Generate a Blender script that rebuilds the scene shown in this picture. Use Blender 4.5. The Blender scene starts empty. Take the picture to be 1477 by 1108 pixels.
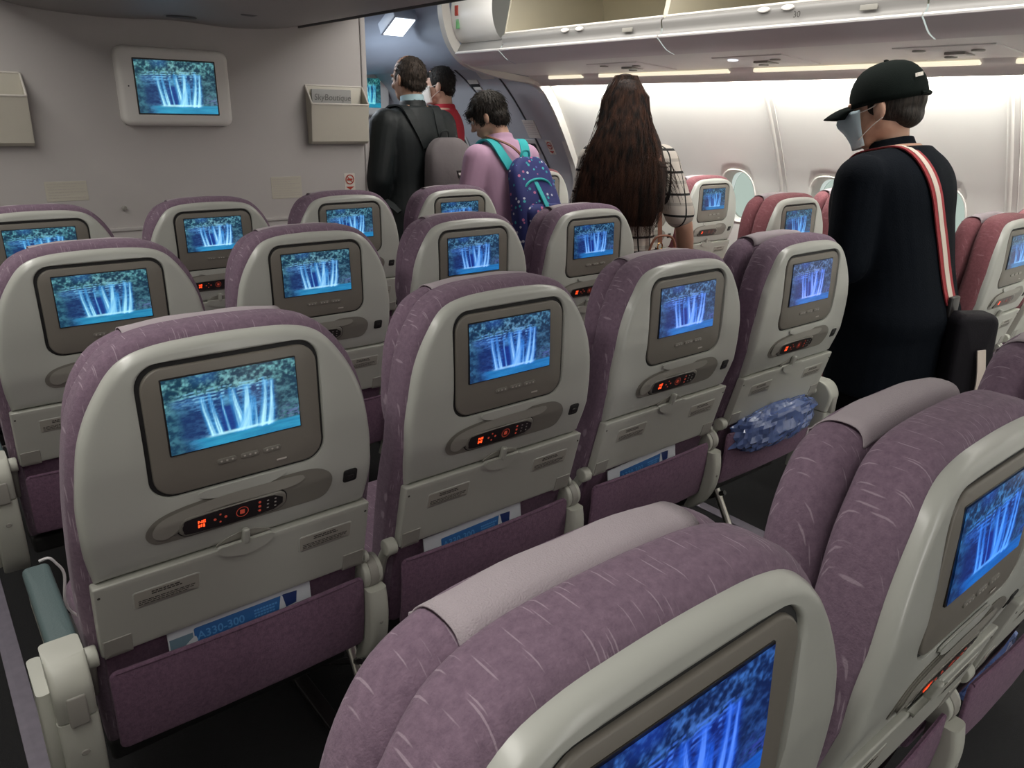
import bpy, bmesh, math, random
import numpy as np
from mathutils import Vector, Matrix
random.seed(7); rng = np.random.default_rng(7)
PI = math.pi
C = bpy.context.scene.collection
sc = bpy.context.scene

# ------------------------------------------------------------------ camera
cy, cp, cr = math.radians(39.197), math.radians(19.634), math.radians(1.186)
fwd = Vector((math.sin(cy)*math.cos(cp), math.cos(cy)*math.cos(cp), -math.sin(cp)))
r0 = Vector((math.cos(cy), -math.sin(cy), 0)); u0 = r0.cross(fwd)
rt = r0*math.cos(cr) + u0*math.sin(cr); upv = -r0*math.sin(cr) + u0*math.cos(cr)
cd = bpy.data.cameras.new('camera'); cam = bpy.data.objects.new('camera', cd); C.objects.link(cam)
M = Matrix((rt, upv, -fwd)).transposed().to_4x4(); M.translation = Vector((-0.3297, -1.0620, 1.4015))
cam.matrix_world = M
cd.sensor_width = 36.0; cd.lens = 1087.34/1477*36; cd.clip_start = 0.02
sc.camera = cam

# ------------------------------------------------------------------ world, exposure, lights
w = bpy.data.worlds.new('world'); sc.world = w; w.use_nodes = True
w.node_tree.nodes['Background'].inputs[0].default_value = (0.55, 0.62, 0.58, 1)
w.node_tree.nodes['Background'].inputs[1].default_value = 1.0
vs = sc.view_settings; vs.view_transform = 'Standard'; vs.look = 'None'; vs.gamma = 1; vs.use_curve_mapping = False
vs.exposure = 0.0
def area(name, loc, size, size_y, power, col, direction):
    l = bpy.data.lights.new(name, 'AREA'); l.shape = 'RECTANGLE'; l.size = size; l.size_y = size_y
    l.energy = power; l.color = col
    o = bpy.data.objects.new(name, l); C.objects.link(o); o.location = loc
    z = -Vector(direction).normalized(); y = Vector((0, 1, 0)); x = y.cross(z).normalized()
    o.rotation_euler = Matrix((x, y, z)).transposed().to_euler()
    return o
WARM = (1.0, 0.965, 0.91)
# ceiling lights over the two aisles
area('aisle_lamp', (2.02, 0.2, 2.10), 0.25, 4.4, 32, WARM, (0.0, 0.0, -1))
area('aisle_lamp', (-0.50, 0.2, 2.10), 0.25, 4.4, 30, WARM, (0.0, 0.0, -1))
area('rear_fill_lamp', (0.75, -2.5, 1.50), 2.4, 0.6, 24, (1.0, 0.99, 0.96), (0.22, 1.0, 0.0))  # unseen fill added behind the camera to brighten trays and bin undersides
# cove lights behind the window side ledge
area('cove_lamp', (2.995, 0.1, 1.610), 0.02, 5.2, 40, (1.0, 1.0, 0.95), (0.55, 0, -1))
area('bin_wash_lamp', (1.86, 0.0, 2.09), 0.08, 4.8, 4.5, (1.0, 0.97, 0.92), (0.85, 0, -0.30))
# galley / door area fluorescent
area('door_area_lamp', (1.75, 3.75, 1.96), 0.25, 0.40, 17, (0.85, 0.92, 1.0), (0.1, 0, -1))
area('door_ceiling_lamp', (1.2, 3.6, 1.99), 0.3, 1.2, 9, (0.88, 0.94, 1.0), (0.2, 0, -1))

# ------------------------------------------------------------------ materials
def newmat(name):
    m = bpy.data.materials.new(name); m.use_nodes = True
    return m, m.node_tree, m.node_tree.nodes['Principled BSDF']
def plain(name, col, rough=0.5, metal=0.0, var=0.06, vscale=9.0, bump=0.0, bscale=300.0, coat=0.0, sheen=0.0):
    m, nt, b = newmat(name)
    tc = nt.nodes.new('ShaderNodeTexCoord'); n = nt.nodes.new('ShaderNodeTexNoise')
    n.inputs['Scale'].default_value = vscale; n.inputs['Detail'].default_value = 4
    nt.links.new(tc.outputs['Object'], n.inputs['Vector'])
    mx = nt.nodes.new('ShaderNodeMix'); mx.data_type = 'RGBA'
    nt.links.new(n.outputs['Fac'], mx.inputs[0])
    mx.inputs[6].default_value = tuple(c*(1-var) for c in col)+(1,); mx.inputs[7].default_value = tuple(min(1, c*(1+var)) for c in col)+(1,)
    nt.links.new(mx.outputs[2], b.inputs['Base Color'])
    b.inputs['Roughness'].default_value = rough; b.inputs['Metallic'].default_value = metal
    if coat: b.inputs['Coat Weight'].default_value = coat; b.inputs['Coat Roughness'].default_value = 0.15
    if sheen: b.inputs['Sheen Weight'].default_value = sheen
    if bump:
        n2 = nt.nodes.new('ShaderNodeTexNoise'); n2.inputs['Scale'].default_value = bscale; n2.inputs['Detail'].default_value = 3
        nt.links.new(tc.outputs['Object'], n2.inputs['Vector'])
        bp = nt.nodes.new('ShaderNodeBump'); bp.inputs['Strength'].default_value = bump; bp.inputs['Distance'].default_value = 0.002
        nt.links.new(n2.outputs['Fac'], bp.inputs['Height']); nt.links.new(bp.outputs['Normal'], b.inputs['Normal'])
    return m
def emis(name, col, strength, base=(0, 0, 0)):
    m, nt, b = newmat(name)
    b.inputs['Base Color'].default_value = (*base, 1); b.inputs['Emission Color'].default_value = (*col, 1); b.inputs['Emission Strength'].default_value = strength
    b.inputs['Roughness'].default_value = 0.3
    return m
def fabric(name, c1, c2, streak, amt=0.6, sx=170.0, sl=9.0):
    """woven upholstery: base mottling plus short pale thread dashes running over the cushion"""
    m, nt, b = newmat(name)
    N, L = nt.nodes, nt.links
    tc = N.new('ShaderNodeTexCoord')
    n1 = N.new('ShaderNodeTexNoise'); n1.inputs['Scale'].default_value = 130; n1.inputs['Detail'].default_value = 6; n1.inputs['Roughness'].default_value = 0.75
    L.new(tc.outputs['Object'], n1.inputs['Vector'])
    cr1 = N.new('ShaderNodeValToRGB'); cr1.color_ramp.elements[0].position = 0.32; cr1.color_ramp.elements[1].position = 0.68
    cr1.color_ramp.elements[0].color = (*c1, 1); cr1.color_ramp.elements[1].color = (*c2, 1)
    L.new(n1.outputs['Fac'], cr1.inputs['Fac'])
    mp = N.new('ShaderNodeMapping'); mp.inputs['Scale'].default_value = (sx*2.3, 21, 21)
    L.new(tc.outputs['Object'], mp.inputs['Vector'])
    n2 = N.new('ShaderNodeTexVoronoi'); n2.inputs['Scale'].default_value = 1.0
    L.new(mp.outputs['Vector'], n2.inputs['Vector'])
    cr2 = N.new('ShaderNodeValToRGB'); cr2.color_ramp.elements[0].position = 0.20; cr2.color_ramp.elements[1].position = 0.30; cr2.color_ramp.elements[0].color = (1, 1, 1, 1); cr2.color_ramp.elements[1].color = (0, 0, 0, 1)
    L.new(n2.outputs['Distance'], cr2.inputs['Fac'])
    mu = N.new('ShaderNodeMath'); mu.operation = 'MULTIPLY'; mu.inputs[1].default_value = amt; gs = N.new('ShaderNodeSeparateColor'); L.new(n2.outputs['Color'], gs.inputs[0]); gt = N.new('ShaderNodeMath'); gt.operation = 'GREATER_THAN'; gt.inputs[1].default_value = 0.45; L.new(gs.outputs[0], gt.inputs[0]); g2 = N.new('ShaderNodeMath'); g2.operation = 'MULTIPLY'; L.new(gt.outputs[0], g2.inputs[0]); L.new(cr2.outputs['Color'], g2.inputs[1]); L.new(g2.outputs[0], mu.inputs[0])
    mx = N.new('ShaderNodeMix'); mx.data_type = 'RGBA'; L.new(mu.outputs[0], mx.inputs[0])
    L.new(cr1.outputs['Color'], mx.inputs[6]); mx.inputs[7].default_value = (*streak, 1)
    L.new(mx.outputs[2], b.inputs['Base Color']); b.inputs['Roughness'].default_value = 0.95
    b.inputs['Sheen Weight'].default_value = 0.08; b.inputs['Sheen Roughness'].default_value = 0.5
    b.inputs['Specular IOR Level'].default_value = 0.15
    n3 = N.new('ShaderNodeTexNoise'); n3.inputs['Scale'].default_value = 420; L.new(tc.outputs['Object'], n3.inputs['Vector'])
    bp = N.new('ShaderNodeBump'); bp.inputs['Strength'].default_value = 0.5; bp.inputs['Distance'].default_value = 0.0015
    L.new(n3.outputs['Fac'], bp.inputs['Height']); L.new(bp.outputs['Normal'], b.inputs['Normal'])
    return m
MT = {}
MT['shell'] = plain('seat_shell_plastic', (0.455, 0.465, 0.425), 0.33, var=0.03, coat=0.25)
MT['tray'] = plain('tray_plastic', (0.43, 0.435, 0.39), 0.42, var=0.03)
MT['bezel'] = plain('bezel_plastic', (0.185, 0.17, 0.145), 0.42, var=0.04)
MT['bezel_mid'] = plain('handset_cradle_plastic', (0.20, 0.19, 0.165), 0.35, var=0.05)
MT['bezel_rim'] = plain('cradle_rim_plastic', (0.30, 0.29, 0.255), 0.35, var=0.05)
MT['gasket'] = plain('black_gasket', (0.012, 0.012, 0.012), 0.6)
MT['dark'] = plain('black_plastic', (0.018, 0.016, 0.016), 0.3)
MT['clip'] = plain('grey_clip_plastic', (0.30, 0.29, 0.26), 0.4)
MT['purple'] = fabric('purple_upholstery', (0.150, 0.102, 0.142), (0.225, 0.155, 0.208), (0.50, 0.41, 0.47), 0.42)
MT['pocket'] = fabric('purple_pocket_fabric', (0.115, 0.066, 0.105), (0.200, 0.115, 0.172), (0.3, 0.2, 0.28), 0.12)
MT['red'] = fabric('burgundy_upholstery', (0.17, 0.062, 0.072), (0.25, 0.098, 0.112), (0.55, 0.35, 0.38), 0.2)
MT['cloth'] = plain('antimacassar_cloth', (0.40, 0.35, 0.375), 0.95, bump=0.5, bscale=700, var=0.05)
MT['armpad'] = plain('teal_arm_pad', (0.075, 0.115, 0.118), 0.6, bump=0.3)
MT['armcap'] = plain('armrest_plastic', (0.45, 0.455, 0.40), 0.4, var=0.03)
MT['metal'] = plain('brushed_metal', (0.62, 0.60, 0.55), 0.28, 1.0)
MT['placard'] = plain('placard_plate', (0.36, 0.345, 0.30), 0.45)
MT['ink'] = plain('dark_print', (0.05, 0.045, 0.04), 0.7)
MT['key'] = plain('pale_icon_print', (0.5, 0.46, 0.42), 0.5)
MT['redglow'] = emis('red_led', (1.0, 0.07, 0.015), 2.2)
MT['pinkglow'] = emis('dim_red_led', (0.9, 0.12, 0.07), 0.26)
MT['card'] = plain('white_card', (0.55, 0.58, 0.62), 0.45)
MT['blue'] = plain('card_blue', (0.03, 0.13, 0.36), 0.4)
MT['navy'] = plain('card_navy', (0.015, 0.035, 0.14), 0.4)
MT['bluelet'] = plain('card_lettering', (0.10, 0.30, 0.62), 0.4)
MT['wall'] = plain('bulkhead_laminate', (0.50, 0.475, 0.46), 0.55, var=0.02, bump=0.12, bscale=500)
MT['side'] = plain('sidewall_panel', (0.80, 0.785, 0.74), 0.45, var=0.02)
MT['sidetrim'] = plain('sidewall_joint', (0.62, 0.60, 0.56), 0.4, var=0.02)
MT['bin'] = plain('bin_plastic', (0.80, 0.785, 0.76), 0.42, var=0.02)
MT['binface_shaded'] = plain('bin_face_shaded_plastic', (0.25, 0.245, 0.235), 0.45, var=0.02)  # bin plastic with the face's shade painted in as a darker base colour
MT['binlip_lit'] = plain('bin_underside_lit_plastic', (0.74, 0.70, 0.71), 0.45, var=0.02)  # lighter copy of the bin plastic, bounce from below put into its colour
MT['binwhite'] = plain('bin_door_white', (0.82, 0.80, 0.76), 0.35, var=0.01)
MT['binin'] = plain('bin_interior_beige', (0.50, 0.455, 0.33), 0.6, var=0.05)
MT['divider'] = plain('bin_divider_beige', (0.58, 0.54, 0.43), 0.6, var=0.03)
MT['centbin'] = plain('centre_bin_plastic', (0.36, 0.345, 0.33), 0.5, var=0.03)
MT['grille'] = plain('dark_grille', (0.13, 0.125, 0.125), 0.6)
MT['door'] = plain('door_lining_grey', (0.46, 0.47, 0.50), 0.5, var=0.03)
MT['doorceil'] = plain('door_ceiling_grey', (0.36, 0.41, 0.50), 0.45, var=0.03)
MT['seam'] = plain('dark_seam', (0.05, 0.05, 0.055), 0.7)
MT['carpet'] = plain('dark_carpet', (0.009, 0.009, 0.010), 0.95, var=0.3, vscale=60, bump=0.8, bscale=500)
MT['track'] = plain('track_cover', (0.20, 0.18, 0.22), 0.5, var=0.25, vscale=30)
MT['sign'] = plain('sign_white', (0.72, 0.68, 0.62), 0.5)
MT['signbeige'] = plain('sign_beige', (0.56, 0.53, 0.45), 0.5)
MT['signred'] = plain('sign_red', (0.45, 0.05, 0.03), 0.5)
MT['signgreen'] = plain('sign_green', (0.20, 0.50, 0.22), 0.5)
MT['strip'] = emis('cream_light_strip', (1.0, 0.88, 0.66), 0.95, (0.6, 0.58, 0.5))
MT['lamp'] = emis('fluorescent_panel', (0.85, 0.93, 1.0), 3.0)
MT['spot'] = emis('reading_lamp_lens', (0.9, 0.93, 1.0), 1.3)
MT['cable'] = plain('white_cable', (0.7, 0.68, 0.68), 0.45)

def picmat():
    m, nt, b = newmat('waterfall_display'); N, L = nt.nodes, nt.links
    at = N.new('ShaderNodeAttribute'); at.attribute_name = 'picture'
    oi = N.new('ShaderNodeObjectInfo')
    mx = N.new('ShaderNodeMix'); mx.data_type = 'RGBA'; mx.blend_type = 'MULTIPLY'; mx.inputs[0].default_value = 1
    L.new(at.outputs['Color'], mx.inputs[6]); L.new(oi.outputs['Color'], mx.inputs[7])
    L.new(mx.outputs[2], b.inputs['Emission Color']); b.inputs['Emission Strength'].default_value = 1.0
    b.inputs['Base Color'].default_value = (0.01, 0.01, 0.012, 1); b.inputs['Roughness'].default_value = 0.25
    return m
MT['picture'] = picmat()
def glassmat():
    m, nt, b = newmat('frosted_window_pane')
    b.inputs['Base Color'].default_value = (0.80, 0.86, 0.82, 1); b.inputs['Transmission Weight'].default_value = 1.0
    b.inputs['Roughness'].default_value = 0.25; b.inputs['IOR'].default_value = 1.2
    return m
MT['glass'] = glassmat()
def plasticbag():
    m, nt, b = newmat('crinkled_clear_film'); N, L = nt.nodes, nt.links
    b.inputs['Base Color'].default_value = (0.16, 0.24, 0.55, 1); b.inputs['Roughness'].default_value = 0.12
    b.inputs['Coat Weight'].default_value = 0.8; b.inputs['Coat Roughness'].default_value = 0.05
    b.inputs['Transmission Weight'].default_value = 0.35
    tc = N.new('ShaderNodeTexCoord'); v = N.new('ShaderNodeTexVoronoi'); v.inputs['Scale'].default_value = 26
    L.new(tc.outputs['Object'], v.inputs['Vector'])
    bp = N.new('ShaderNodeBump'); bp.inputs['Strength'].default_value = 0.9; bp.inputs['Distance'].default_value = 0.006
    L.new(v.outputs['Distance'], bp.inputs['Height']); L.new(bp.outputs['Normal'], b.inputs['Normal']); L.new(bp.outputs['Normal'], b.inputs['Coat Normal'])
    return m
MT['film'] = plasticbag()

# ------------------------------------------------------------------ object helpers
def link(name, me, parent=None):
    o = bpy.data.objects.new(name, me); C.objects.link(o)
    if parent is not None: o.parent = parent
    return o
def thing(name, label, cat, loc=(0, 0, 0), rz=0.0, group=None):
    o = bpy.data.objects.new(name, None); C.objects.link(o); o.location = loc; o.rotation_euler = (0, 0, rz)
    o.empty_display_size = 0.05
    o['label'] = label; o['category'] = cat
    if group: o['group'] = group
    return o
def tag(o, label, cat, group=None):
    o['label'] = label; o['category'] = cat
    if group: o['group'] = group
    return o
def copy_tree(o, parent=None):
    c = o.copy(); C.objects.link(c); c.parent = parent
    for ch in list(o.children): copy_tree(ch, c)
    return c
class MB:
    def __init__(s): s.v = []; s.f = []
    def add(s, vs, fs):
        k = len(s.v); s.v += [tuple(p) for p in vs]; s.f += [tuple(i+k for i in f) for f in fs]
    def build(s, name, mat, parent=None, ang=38, recalc=True, flat=False):
        me = bpy.data.meshes.new(name)
        bm = bmesh.new()
        V = [bm.verts.new(p) for p in s.v]
        for f in s.f:
            if len(set(f)) >= 3:
                try: bm.faces.new([V[i] for i in f])
                except ValueError: pass
        if recalc: bmesh.ops.recalc_face_normals(bm, faces=bm.faces[:])
        for f in bm.faces: f.smooth = not flat
        bm.to_mesh(me); bm.free()
        if not flat: me.set_sharp_from_angle(angle=math.radians(ang))
        me.materials.append(MT[mat] if isinstance(mat, str) else mat)
        return link(name, me, parent)
def struct(o): o['kind'] = 'structure'; return o
def ident(a, b, c): return (a, b, c)
def rrect(hw, hh, r, cx=0, cy=0, n=6):
    out = []
    for (sx, sy, a0) in ((1, 1, 0), (-1, 1, 90), (-1, -1, 180), (1, -1, 270)):
        for i in range(n+1):
            a = math.radians(a0+90*i/n)
            out.append((cx+sx*(hw-r)+r*math.cos(a), cy+sy*(hh-r)+r*math.sin(a)))
    return out
def ell(a, b, cx=0, cy=0, n=32): return [(cx+a*math.cos(2*PI*i/n), cy+b*math.sin(2*PI*i/n)) for i in range(n)]
def smooth_closed(pts, n=4):
    """Catmull-Rom through closed control points"""
    out = []; m = len(pts)
    for i in range(m):
        p0, p1, p2, p3 = (np.array(pts[(i+k-1) % m]) for k in range(4))
        for j in range(n):
            t = j/n
            out.append(tuple(0.5*((2*p1)+(-p0+p2)*t+(2*p0-5*p1+4*p2-p3)*t*t+(-p0+3*p1-3*p2+p3)*t**3)))
    return out
def inset(o, d):
    P = np.array(o); n = len(P); t = np.roll(P, -1, 0)-np.roll(P, 1, 0); t /= np.linalg.norm(t, axis=1)[:, None]+1e-12
    nn = np.stack([-t[:, 1], t[:, 0]], 1)      # inward for CCW
    return [tuple(p) for p in P+nn*d]
def loops(mb, Ls, fn=ident, cap0=True, cap1=True, close=True):
    """Ls: list of (outline, c). joins consecutive outlines; caps by fan rings towards centroid"""
    vs = []; fs = []; n = len(Ls[0][0])
    for o, c in Ls:
        vs += [fn(p[0], p[1], c) for p in o]
    for k in range(len(Ls)-1):
        for i in range(n if close else n-1):
            j = (i+1) % n; fs.append((k*n+i, k*n+j, (k+1)*n+j, (k+1)*n+i))
    def cap(idx, rings):
        o, c = Ls[idx]; P = np.array(o); ctr = P.mean(0); base = idx*n if idx >= 0 else (len(Ls)-1)*n
        prev = base
        for r in range(1, rings):
            q = ctr+(P-ctr)*(1-r/rings); k = len(vs)
            vs.extend([fn(a, b, c) for a, b in q])
            for i in range(n):
                j = (i+1) % n; fs.append((prev+i, prev+j, k+j, k+i))
            prev = k
        k = len(vs); vs.append(fn(ctr[0], ctr[1], c))
        for i in range(n): fs.append((prev+i, prev+(i+1) % n, k))
    if cap0: cap(0, cap0 if isinstance(cap0, int) and cap0 > 1 else 1)
    if cap1: cap(len(Ls)-1, cap1 if isinstance(cap1, int) and cap1 > 1 else 1)
    mb.add(vs, fs)
def plate(mb, o, c0, c1, bev=0.002, fn=ident, seg=3, rings=1, back=True):
    """slab with outline o from c0 (back) to c1 (front) with a rounded front edge"""
    L = [(o, c0)]
    s = 1 if c1 > c0 else -1
    for i in range(seg+1):
        a = PI/2*i/seg
        L.append((inset(o, bev*(1-math.cos(a))), c1-s*bev*(1-math.sin(a))))
    loops(mb, L, fn, cap0=1 if back else False, cap1=rings)
def puff(mb, o, c0, c1, r, fn=ident, seg=4, rings=5, crown=0.0):
    L = []
    s = 1 if c1 > c0 else -1
    for i in range(seg+1):
        a = PI/2*(1-i/seg); L.append((inset(o, r*(1-math.cos(a))), c0+s*r*(1-math.sin(a))))
    for i in range(seg+1):
        a = PI/2*i/seg; L.append((inset(o, r*(1-math.cos(a))), c1-s*r*(1-math.sin(a))))
    P = np.array(L[-1][0]); ctr = P.mean(0)
    for k in range(1, rings):
        t = k/rings; L.append(([tuple(q) for q in ctr+(P-ctr)*(1-t)], c1+s*crown*(1-(1-t)**2)))
    loops(mb, L, fn, cap0=rings, cap1=1)
def box(mb, x0, x1, y0, y1, z0, z1, bev=0.0, fn=ident):
    if bev <= 0:
        vs = [fn(x, y, z) for x in (x0, x1) for y in (y0, y1) for z in (z0, z1)]
        mb.add(vs, [(0, 1, 3, 2), (4, 6, 7, 5), (0, 4, 5, 1), (2, 3, 7, 6), (0, 2, 6, 4), (1, 5, 7, 3)]); return
    o = rrect((x1-x0)/2, (y1-y0)/2, bev, (x0+x1)/2, (y0+y1)/2, 4)
    L = []
    for i in range(4): a = PI/2*(1-i/3); L.append((inset(o, bev*(1-math.cos(a))*0.9), z0+bev*(1-math.sin(a))))
    for i in range(4): a = PI/2*i/3; L.append((inset(o, bev*(1-math.cos(a))*0.9), z1-bev*(1-math.sin(a))))
    loops(mb, L, fn)
def tube(mb, pts, r, n=8, caps=True):
    P = [Vector(p) for p in pts]; R = r if isinstance(r, (list, tuple)) else [r]*len(P)
    vs = []; fs = []; ref = None
    for i, p in enumerate(P):
        t = (P[min(i+1, len(P)-1)]-P[max(i-1, 0)]).normalized()
        if ref is None: ref = t.orthogonal().normalized()
        ref = (ref-t*ref.dot(t)).normalized(); b = t.cross(ref)
        for k in range(n):
            a = 2*PI*k/n; vs.append(p+(ref*math.cos(a)+b*math.sin(a))*R[i])
    for i in range(len(P)-1):
        for k in range(n): fs.append((i*n+k, i*n+(k+1) % n, (i+1)*n+(k+1) % n, (i+1)*n+k))
    if caps:
        fs.append(tuple(range(n))[::-1]); fs.append(tuple((len(P)-1)*n+k for k in range(n)))
    mb.add(vs, fs)
def spline(pts, n=8):
    out = []; m = len(pts); P = [np.array(p, float) for p in pts]
    for i in range(m-1):
        p0, p1, p2, p3 = P[max(i-1, 0)], P[i], P[i+1], P[min(i+2, m-1)]
        for j in range(n):
            t = j/n; out.append(tuple(0.5*((2*p1)+(-p0+p2)*t+(2*p0-5*p1+4*p2-p3)*t*t+(-p0+3*p1-3*p2+p3)*t**3)))
    out.append(tuple(P[-1])); return out
def cylx(mb, x0, x1, y, z, r, bev=0.003, n=20):
    def fn(a, b, c): return (c, y+a, z+b)
    puff(mb, ell(r, r, n=n), x0, x1, bev, fn, 3, 1)
def text_mesh(body, size, fn, extrude=0.0, align='LEFT', shear=0.0, bold=0.0):
    cu = bpy.data.curves.new('t', 'FONT'); cu.body = body; cu.size = size; cu.align_x = align; cu.shear = shear; cu.offset = bold
    cu.resolution_u = 3
    ob = bpy.data.objects.new('t', cu); C.objects.link(ob)
    dg = bpy.context.evaluated_depsgraph_get(); me = ob.evaluated_get(dg).to_mesh()
    mb = MB(); mb.add([fn(v.co.x, v.co.y, 0) for v in me.vertices], [tuple(p.vertices) for p in me.polygons])
    ob.evaluated_get(dg).to_mesh_clear(); bpy.data.objects.remove(ob); bpy.data.curves.remove(cu)
    return mb

# ------------------------------------------------------------------ display picture (mesh colours computed here)
def vnoise(x, y, seed):
    r = np.random.default_rng(seed).random((64, 64))
    xi = np.floor(x).astype(int); yi = np.floor(y).astype(int); fx = x-xi; fy = y-yi
    fx = fx*fx*(3-2*fx); fy = fy*fy*(3-2*fy)
    g = lambda a, b: r[a % 64, b % 64]
    return (g(xi, yi)*(1-fx)+g(xi+1, yi)*fx)*(1-fy)+(g(xi, yi+1)*(1-fx)+g(xi+1, yi+1)*fx)*fy
def fbm(x, y, seed, o=4):
    a = 0; amp = 0.5; tot = 0
    for k in range(o): a = a+amp*vnoise(x*2**k, y*2**k, seed+k); tot += amp; amp *= 0.6
    return a/tot
def waterfall(S, T):
    sm = lambda a, b, x: np.clip((x-a)/(b-a), 0, 1)**2*(3-2*np.clip((x-a)/(b-a), 0, 1))
    leaf = fbm(S*13, T*12, 3); leaf2 = fbm(S*40, T*30, 11, 3)
    f = sm(0.36, 0.70, 0.5*leaf+0.5*leaf2)
    col = lambda r, g, b: np.stack([np.full_like(S, r), np.full_like(S, g), np.full_like(S, b)], -1)
    mix = lambda A, B, k: A*(1-k[..., None])+B*k[..., None]
    img = mix(col(.004, .030, .060), col(.13, .38, .42), f*f*.6+f*.4)                      # foliage
    img = mix(img, col(.20, .42, .48), 0.65*f*sm(.3, .0, abs(S-.55))*sm(.16, .04, abs(T-.84)))
    img = mix(img, col(.02, .10, .30), 0.5*sm(.12, .3, S)*sm(.45, .32, S)*sm(.8, .95, T))
    rock = fbm(S*9, T*22, 21); rock2 = fbm(S*34, T*60, 23, 3)
    cliff = mix(col(.008, .035, .13), col(.06, .20, .42), sm(.38, .68, .5*rock+.5*rock2))
    ledge = 0.71+0.05*S+0.02*(fbm(S*8, S*0, 5)-.5)
    kc = sm(0.02, -0.01, T-ledge)*sm(.0, .10, S)*sm(.86, .78, S+0.06*(rock-.5))
    img = mix(img, cliff, kc)
    for dt, k in ((0.055, .55), (0.015, .75), (-.03, .8), (-.075, .6)):           # stepped ledges with thin water sheets
        th = 0.010+0.008*vnoise(S*20, S*0+dt*50, 8)
        img = mix(img, col(.20, .52, .78), k*sm(th, th*.3, abs(T-ledge-dt-0.010*(vnoise(S*26, T*0+dt*90, 4)-.5)))*sm(.03, .2, S)*sm(.82, .72, S)*sm(.35, .6, vnoise(S*48, T*14, 5)))
    right = mix(col(.006, .030, .060), col(.05, .15, .20), f)
    img = mix(img, right, sm(.80, .86, S)*sm(.80, .65, T)*.9)
    img = mix(img, col(.11, .14, .34), .7*sm(.82, .9, S)*sm(.42, .2, T)*sm(.42, .58, rock2))
    left = mix(col(.006, .035, .075), col(.03, .12, .18), f)
    img = mix(img, left, sm(.24, .06, S)*sm(.70, .5, T)*.9)
    cave = sm(.11, .05, abs(S-.455))*sm(.23, .15, abs(T-.33)); img = mix(img, col(.008, .035, .20), cave*.92)
    cave = sm(.13, .05, abs(S-.18))*sm(.24, .12, abs(T-.33)); img = mix(img, col(.006, .022, .10), cave*.75)
    img = mix(img, col(.10, .38, .62), .6*sm(.05, .02, abs(S-.45))*sm(.10, .04, abs(T-.60))*(.5+.5*rock2))
    pool = sm(.155, .125, T-0.02*S)*sm(.12, .30, S+T*.3)
    img = mix(img, mix(col(.010, .13, .30), col(.03, .30, .50), fbm(S*7, T*34, 31)), pool)
    def fall(s0, s1, t0, t1, w0, w1, k=1.0):
        nonlocal img
        q = np.clip((t0-T)/(t0-t1), 0, 1); c = s0+(s1-s0)*q**1.4+0.006*(vnoise(T*8, T*0+s0*30, 7)-.5); ww = (w0+(w1-w0)*q)*1.3
        streak = 0.15+0.85*vnoise((S-c)*130/(.4+q), T*3.5, int(41+s0*100))
        m = np.clip(sm(ww*1.3, ww*.1, abs(S-c))*(0.48+.75*streak), 0, 1)*sm(t0+.02, t0-.03, T+0.05*(vnoise(S*60, T*0, 9)-.5))*sm(t1-.03, t1+.01, T)*k*(0.62+0.38*q)
        img = mix(img, mix(col(.03, .30, .72), col(.42, .84, 1.0), sm(.30, .95, m)), np.clip(m*1.15, 0, 1))
    fall(.262, .318, .71, .15, .018, .026, .95); fall(.318, .372, .71, .15, .012, .024, .9)
    fall(.400, .435, .70, .17, .007, .010, .85)
    fall(.485, .545, .75, .15, .022, .040, 1.0); fall(.600, .575, .76, .14, .022, .046, 1.0); fall(.640, .535, .60, .13, .010, .060, .75)
    fall(.655, .645, .58, .15, .008, .012, .85)
    fall(.745, .690, .79, .13, .018, .032, 1.0); fall(.800, .750, .78, .13, .010, .030, 1.0)
    foam = sm(.030, .0, abs(T-.142-0.02*S))*sm(.24, .34, S)*sm(.82, .76, S)*(.4+.6*vnoise(S*30, T*20, 77)); img = mix(img, col(.45, .86, 1.0), foam)
    return np.clip(img, 0, 1)
def display_mesh(name, hw, hh, fn, nx=150, ny=92, seed=0):
    xs = np.linspace(-hw, hw, nx+1); ys = np.linspace(-hh, hh, ny+1)
    vs = [fn(x, y, 0) for y in ys for x in xs]
    fs = [(j*(nx+1)+i, j*(nx+1)+i+1, (j+1)*(nx+1)+i+1, (j+1)*(nx+1)+i) for j in range(ny) for i in range(nx)]
    me = bpy.data.meshes.new(name); me.from_pydata(vs, [], fs)
    S, T = np.meshgrid(np.linspace(0, 1, nx+1), np.linspace(0, 1, ny+1))
    img = waterfall(S, T).reshape(-1, 3)
    at = me.color_attributes.new('picture', 'FLOAT_COLOR', 'POINT')
    at.data.foreach_set('color', np.concatenate([img, np.ones((len(img), 1))], 1).astype(np.float32).ravel())
    me.materials.append(MT['picture'])
    return me

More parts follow.
